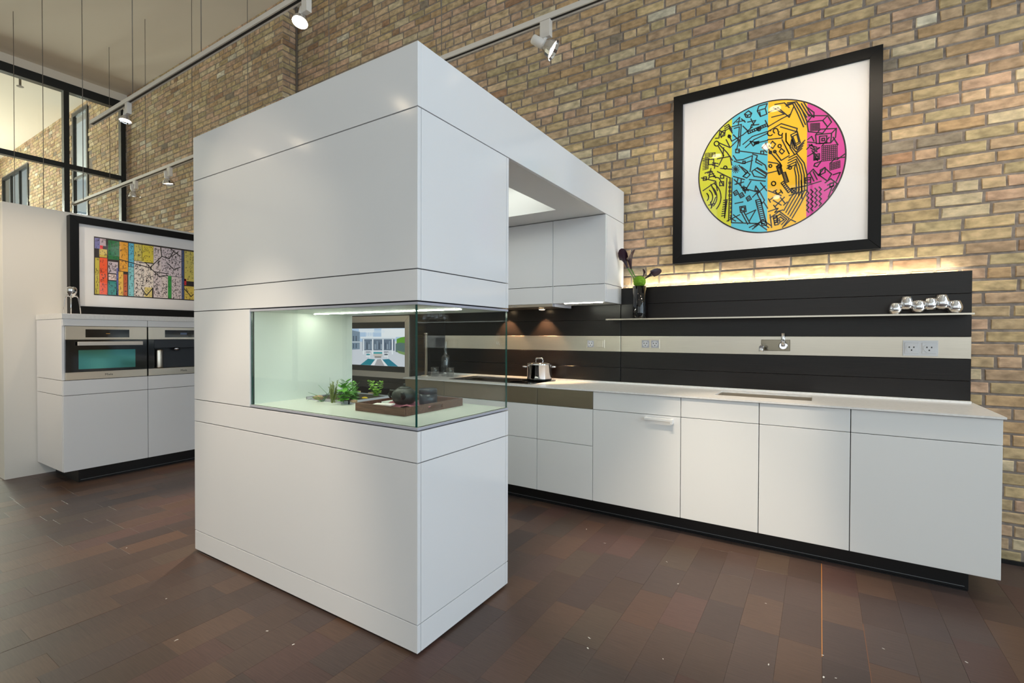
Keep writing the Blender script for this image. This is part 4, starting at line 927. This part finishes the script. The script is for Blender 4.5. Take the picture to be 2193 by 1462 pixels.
# planter set into the niche floor
px0, px1, py0, py1 = -2.545, -2.17, 1.765, 2.075
pt = thing('planter_trough', 'low rectangular glass trough of herbs set on the niche floor', 'planter', ((px0+px1)/2, (py0+py1)/2, tz))
w_ = MB(); hh = .016
for a, b, c, d in ((px0, px1, py0, py0+.005), (px0, px1, py1-.005, py1), (px0, px0+.005, py0, py1), (px1-.005, px1, py0, py1)): w_.box((a, c, tz), (b, d, tz+hh))
mk('rim', w_, 'white_edge', pt); bx('soil', (px0+.006, py0+.006, tz+.001), (px1-.006, py1-.006, tz+.010), 'soil', pt)
zp = tz+.010; rh = random.Random(21)
def leafmesh(L_, W_, m, curl=.3):
    mb = MB(); n = 6
    for i in range(n+1):
        s_ = i/n; w = W_*math.sin(PI*min(.97, s_*.93+.05))**.8; zc = -curl*L_*s_*s_
        mb.v += [(-w, L_*s_, zc-.25*w), (0, L_*s_, zc), (w, L_*s_, zc-.25*w)]
    for i in range(n):
        for k in (0, 1): b = i*3+k; mb.face([b, b+1, b+4, b+3], sm=True)
    return mb.mesh('leaf', (0, 0, 0), [m])
LM = {k: leafmesh(*v) for k, v in {'basil': (.052, .0165, 'leaf'), 'basil2': (.056, .014, 'leaf_dark'), 'small': (.021, .0095, 'leaf_light'), 'mint': (.030, .013, 'leaf')}.items()}
def leaf(parent, kind, at, az, el, roll=0, s_=1.0):
    o = bpy.data.objects.new('leaf', LM[kind]); COL.objects.link(o); o.parent = parent; o.location = Vector(at)-wloc(parent)
    o.rotation_euler = (Matrix.Rotation(az, 3, 'Z') @ Matrix.Rotation(el, 3, 'X') @ Matrix.Rotation(roll, 3, 'Y')).to_euler(); o.scale = (s_,)*3
def herb(base, label, kind, stems, h, spread, nl, s_):
    t = thing('herb_plant', label, 'plant', base, 'herbs growing in the niche')
    for k in range(stems):
        a_ = rh.random()*2*PI; top = base+Vector((math.cos(a_)*spread*rh.random(), math.sin(a_)*spread*rh.random(), h*rh.uniform(.7, 1))); mid = (base+top)/2+Vector((rh.uniform(-.006, .006), rh.uniform(-.006, .006), 0))
        mk('stalk', MB().tube([base, mid, top], [.0018, .0015, .001], 6), 'stem', t)
        for i in range(nl):
            f_ = (i+1)/nl; q_ = base.lerp(mid, f_*2) if f_ < .5 else mid.lerp(top, f_*2-1)
            for s2 in (0, PI): leaf(t, kind, q_, a_+i*1.57+s2+rh.uniform(-.4, .4), rh.uniform(-.2, .75) if f_ < .95 else .9, rh.uniform(-.3, .3), s_*rh.uniform(.75, 1.1)*(1-.25*f_))
def at(px, py, zz=zp): v = PX(px, py, 'Z', zz); return Vector((v.x, v.y, zz))
herb(at(735, 862), 'leafy green basil, tallest in the middle of the trough', 'basil', 6, .112, .03, 4, 1)
herb(at(752, 857), 'darker long-leaved herb drooping right of the basil', 'basil2', 5, .075, .045, 3, 1)
herb(at(762, 852), 'small mint sprig at the back right of the trough', 'mint', 5, .095, .03, 4, .95)
herb(at(806, 850, tz), 'bushy pale green oregano standing behind the tray', 'small', 11, .098, .05, 7, 1.05)
rb_ = at(712, 862); t = thing('herb_plant', 'feathery olive rosemary at the left of the basil', 'plant', rb_, 'herbs growing in the niche'); nd = MB()
for k in range(16):
    a_ = rh.random()*2*PI; sp = rh.random()*.04; hh_ = rh.uniform(.05, .115) if k else .12; top = rb_+Vector((math.cos(a_)*sp, math.sin(a_)*sp, hh_)); nd.tube([rb_+Vector((math.cos(a_)*sp*.4, math.sin(a_)*sp*.4, 0)), top], .0013, 5)
    for i in range(46):
        f_ = .15+.85*i/46; q_ = rb_.lerp(top, f_); b_ = rh.random()*2*PI; d_ = Vector((math.cos(b_), math.sin(b_), .75)).normalized()*.018; s2 = d_.cross(Vector((0, 0, 1))).normalized()*.0015
        nd.poly([q_-s2, q_+s2, q_+d_])
mk('needles', nd, 'rosemary', t)
cb = at(690, 860); t = thing('herb_plant', 'thin curving chive blades arching left from the trough', 'plant', cb, 'herbs growing in the niche')
for (a1, a2) in (((678, 846), (660, 840)), ((672, 850), (657, 858)), ((700, 842), (682, 824)), ((708, 835), (706, 808)), ((695, 850), (668, 852)), ((704, 846), (690, 832))):
    m1, m2 = PX(*a1, 'Y', cb.y), PX(*a2, 'Y', cb.y); mk('blade', MB().tube([cb+Vector((rh.uniform(-.01, .01), 0, 0)), m1, m2], [.0014, .0013, .0006], 5), 'leaf_dark', t)
def lump(name, label, cat, at_, r, sx, m, az=0, seed=1):
    bmm = bmesh.new(); bmesh.ops.create_icosphere(bmm, subdivisions=3, radius=1); rr = random.Random(seed); mb = MB(); ph = [rr.random()*6 for _ in range(6)]
    for v in bmm.verts:
        c = v.co; k = 1+.10*math.sin(3*c.x+ph[0])*math.cos(2*c.y+ph[1])+.06*math.sin(6*c.z+5*c.x+ph[2]); x, y, z_ = c.x*sx*k, c.y*k, c.z*k*.8
        mb.v.append((at_[0]+r*(x*math.cos(az)-y*math.sin(az)), at_[1]+r*(x*math.sin(az)+y*math.cos(az)), at_[2]+r*.78+r*z_))
    for f in bmm.faces: mb.face([v.index for v in f.verts], sm=True)
    bmm.free(); return tag(mk(name, mb, m, loc=at_), label, cat)
lump('driftwood', 'pale brown piece of driftwood at the left of the trough', 'wood', at(682, 856), .017, 1.9, 'driftwood', .5, 1)
lump('driftwood', 'brown stub of wood right of the basil in the trough', 'wood', at(757, 862), .011, 2.2, 'driftwood', .2, 2)
lump('pepper', 'small yellow pepper between the trough and the tray', 'vegetable', at(781, 856, tz), .012, 1.4, 'yellow', .4, 3)
for (a_, b_), lab in (((776, 842), 'small pale wooden cup behind the basil'), ((832, 842), 'small pale wooden cup behind the oregano and tray')):
    v = PX(a_, b_, 'Z', tz); v.y = min(v.y, YB-.04); tag(mk('wooden_cup', MB().lathe([(.018, 0), (.023, .004), (.024, .018), (.021, .018), (.019, .006), (0, .005)], 22, (v.x, v.y, tz)), 'pale_wood', loc=(v.x, v.y, tz)), lab, 'cup', 'wooden cups in the niche')

# ------------------------------------------------------------------ lemon squeezer on the oven worktop
p = Vector((-5.74, 1.598, 1.4955)); ls = thing('lemon_squeezer', 'three-legged polished metal lemon squeezer on the oven worktop', 'squeezer', p)
mk('head', MB().lathe([(0, .150), (.012, .155), (.026, .175), (.037, .205), (.038, .228), (.030, .245), (.014, .252), (0, .253)], 26, p), 'chrome', ls)
for k in range(3):
    a_ = math.radians(100+120*k); d_ = Vector((math.cos(a_), math.sin(a_), 0)); mk('leg', MB().tube([p+d_*.010+Vector((0, 0, .165)), p+d_*.038+Vector((0, 0, .168)), p+d_*.050+Vector((0, 0, .150)), p+d_*.062+Vector((0, 0, .075)), p+d_*.068], [.006, .0065, .006, .0045, .0028], 8), 'chrome', ls)

# ================================================================== LIGHTING FITTINGS
def track(label, x0, x1, y, z, name='light_track'):
    t = thing(name, label, 'light track', ((x0+x1)/2, y, z)); w = .02
    bx('channel', (x0, y-w, z), (x1, y+w, z+.036), 'track_white', t, .001); bx('slot', (x0+.01, y-.009, z-.0008), (x1-.01, y+.009, z-.0001), 'seam', t)
    bx('flange', (x0, y+w-.006, z-.006), (x1, y+w, z-.0009), 'track_white', t); bx('end_cap', (x0-.006, y-w-.001, z-.002), (x0-.0002, y+w+.001, z+.037), 'track_white', t)
    return t
ZT1, YT1, ZT2, YT2 = 3.485, 1.95, 3.46, 2.95
track('white light track ending near the glazed wall, upper left', -6.385, 1.2, YT1, ZT1)
track('white light track over the aisle in front of the tall block', -6.2, 2.6, -.25, ZT1)
track('long white light track close to the brick wall, passing behind the canopy', -10.5, 3.4, YT2, ZT2)
def head(label, x, y, z, target, power, angle, arm=(-.05, 0, -.10), lit=True, emit='bulb', glow=WARM, k=1.05):
    """track spotlight: adaptor box, knuckle, socket and faceted bowl; k scales the head"""
    t = thing('track_spotlight', label, 'spotlight', (x, y, z-.14), 'spotlights on the white tracks')
    ah = .085+.02*k
    bx('adaptor', (x-.026*k, y-.019, z-ah), (x+.026*k, y+.019, z-.0012), 'track_white', t, .002)
    c = Vector((x, y, z))+Vector(arm)*(.6+.4*k); d = (Vector(target)-c).normalized()
    mk('knuckle', MB().tube([Vector((x, y, z-ah+.01)), c-d*.01], .010*k, 10), 'track_white', t)
    P_ = lambda *pr: [(a_*k, b_*k) for a_, b_ in pr]
    mk('socket', MB().lathe(P_((.019, -.055), (.021, -.05), (.021, .0), (.014, .008)), 18, c, axis=d), 'track_white', t)
    b = mk('reflector', MB().lathe(P_((.014, .004), (.026, .014), (.041, .034), (.048, .056), (.0485, .060), (.046, .0595), (.040, .037), (.024, .018), (.012, .010)), 20, c, axis=d, sm=False), 'chrome', t)
    mk('lamp', MB().lathe(P_((.040, .0425), (.030, .046), (0, .048)), 18, c, axis=d), emit, b)
    if lit: spot('lamp_beam', c+d*.066*k, target, power, angle, .75, glow)
head('lit spotlight at the far end of the upper left track', -5.50, YT1, ZT1, (-5.2, 1.5, 0), 60, 95)
head('lit spotlight near the pilaster on the upper left track', -2.80, YT1, ZT1, (-2.45, 1.0, .2), 30, 80)
head('spotlight on the long track left of the pair by the partition', -8.10, YT2, ZT2, (-8.35, 3.3, 1.5), 70, 120, k=1.5)
head('spotlight on the long track nearest the tall block, above the wide print', -7.08, YT2, ZT2, (-6.95, 3.2, 1), 70, 120, k=1.5)
head('white track spotlight with open chrome bowl between block and circular artwork', -1.600, YT2, ZT2, (-.2, 3.6, 2.3), 60, 90, arm=(-.02, 0, -.125), k=1.5)
# further spotlights of the same tracks, above the picture's edge
head('spotlight on the near track aimed at the sink cabinets', -.45, YT1, ZT1, (-.42, 3.28, .68), 300, 22)
head('spotlight above the counter right above the sink', -.3, YT2, ZT2, (-.32, 3.55, .9), 40, 60)
head('spotlight above the passage between block and oven', -4.3, YT2, ZT2, (-3.65, 2.0, .0), 600, 36)
head('spotlight above the right counter end', 1.4, YT2, ZT2, (1.0, 3.9, 1.6), 60, 100)
head('spotlight on the long track right of the sink, aimed at the circular artwork', .5, YT2, ZT2, (-.3, 3.9, 2.4), 45, 80)
head('spotlight on the aisle track aimed at the partition and oven', -5.3, -.25, ZT1, (-5.9, 2.1, 1.25), 240, 48)
head('spotlight on the aisle track aimed at the lower front of the tall block', -2.5, -.25, ZT1, (-2.45, 1.46, .48), 300, 34)
head('spotlight on the aisle track aimed at the upper front of the tall block', -3.1, -.25, ZT1, (-2.55, 1.46, 1.72), 60, 40)
head('spotlight on the aisle track left of the tall block', -4.6, -.25, ZT1, (-4.4, 1.2, 0), 80, 80)
head('spotlight on the aisle track in front of the counter', -.5, -.25, ZT1, (-.55, 1.6, 0), 60, 60)
head('spotlight on the near track aimed at the floor before the counter', -.95, YT1, ZT1, (-.6, 2.75, 0), 380, 34)
head('spotlight on the aisle track at its free end', 1.3, -.25, ZT1, (1.2, 2.4, 0), 50, 80)
n_ = 0
def cable(x, y, z0):
    t = tag(mk('suspension_cable', MB().tube([(x, y, z0), (x, y, ZC-.012)], .0034, 6), 'cable', loc=(x, y, z0)), None, 'cable', 'suspension cables'); return t
ORD = ['first', 'second', 'third', 'fourth', 'fifth', 'sixth', 'seventh', 'eighth']
for i, x in enumerate((-8.98, -7.77, -6.49, -5.27, -3.9, -2.53)): cable(x, YT2, ZT2+.037)['label'] = '%s ceiling cable from the glazed wall along the long track' % ORD[i]
for i, (x, z0) in enumerate(((-9.07, 2.2), (-7.91, 2.2), (-6.64, 2.75), (-5.40, ZT1+.037), (-4.14, ZT1+.037), (-2.9, ZT1+.037))): cable(x, YT1, z0)['label'] = '%s ceiling cable from the glazed wall in the row nearer the camera' % ORD[i]
for (x, y) in ((-8.98, YT2), (-7.77, YT2), (-9.07, YT1)): pass
p = PX(43, 182, 'X', -12.2); spk = thing('sprinkler', 'small sprinkler head under the neighbouring room ceiling', 'sprinkler', (p.x, p.y, 5.9))
mk('pipe', MB().tube([(p.x, p.y, p.z), (p.x, p.y, 5.999)], .018, 8), 'cable', spk); mk('deflector', MB().lathe([(.05, 0), (.05, .006), (.02, .02)], 14, (p.x, p.y, p.z-.03)), 'cable', spk)
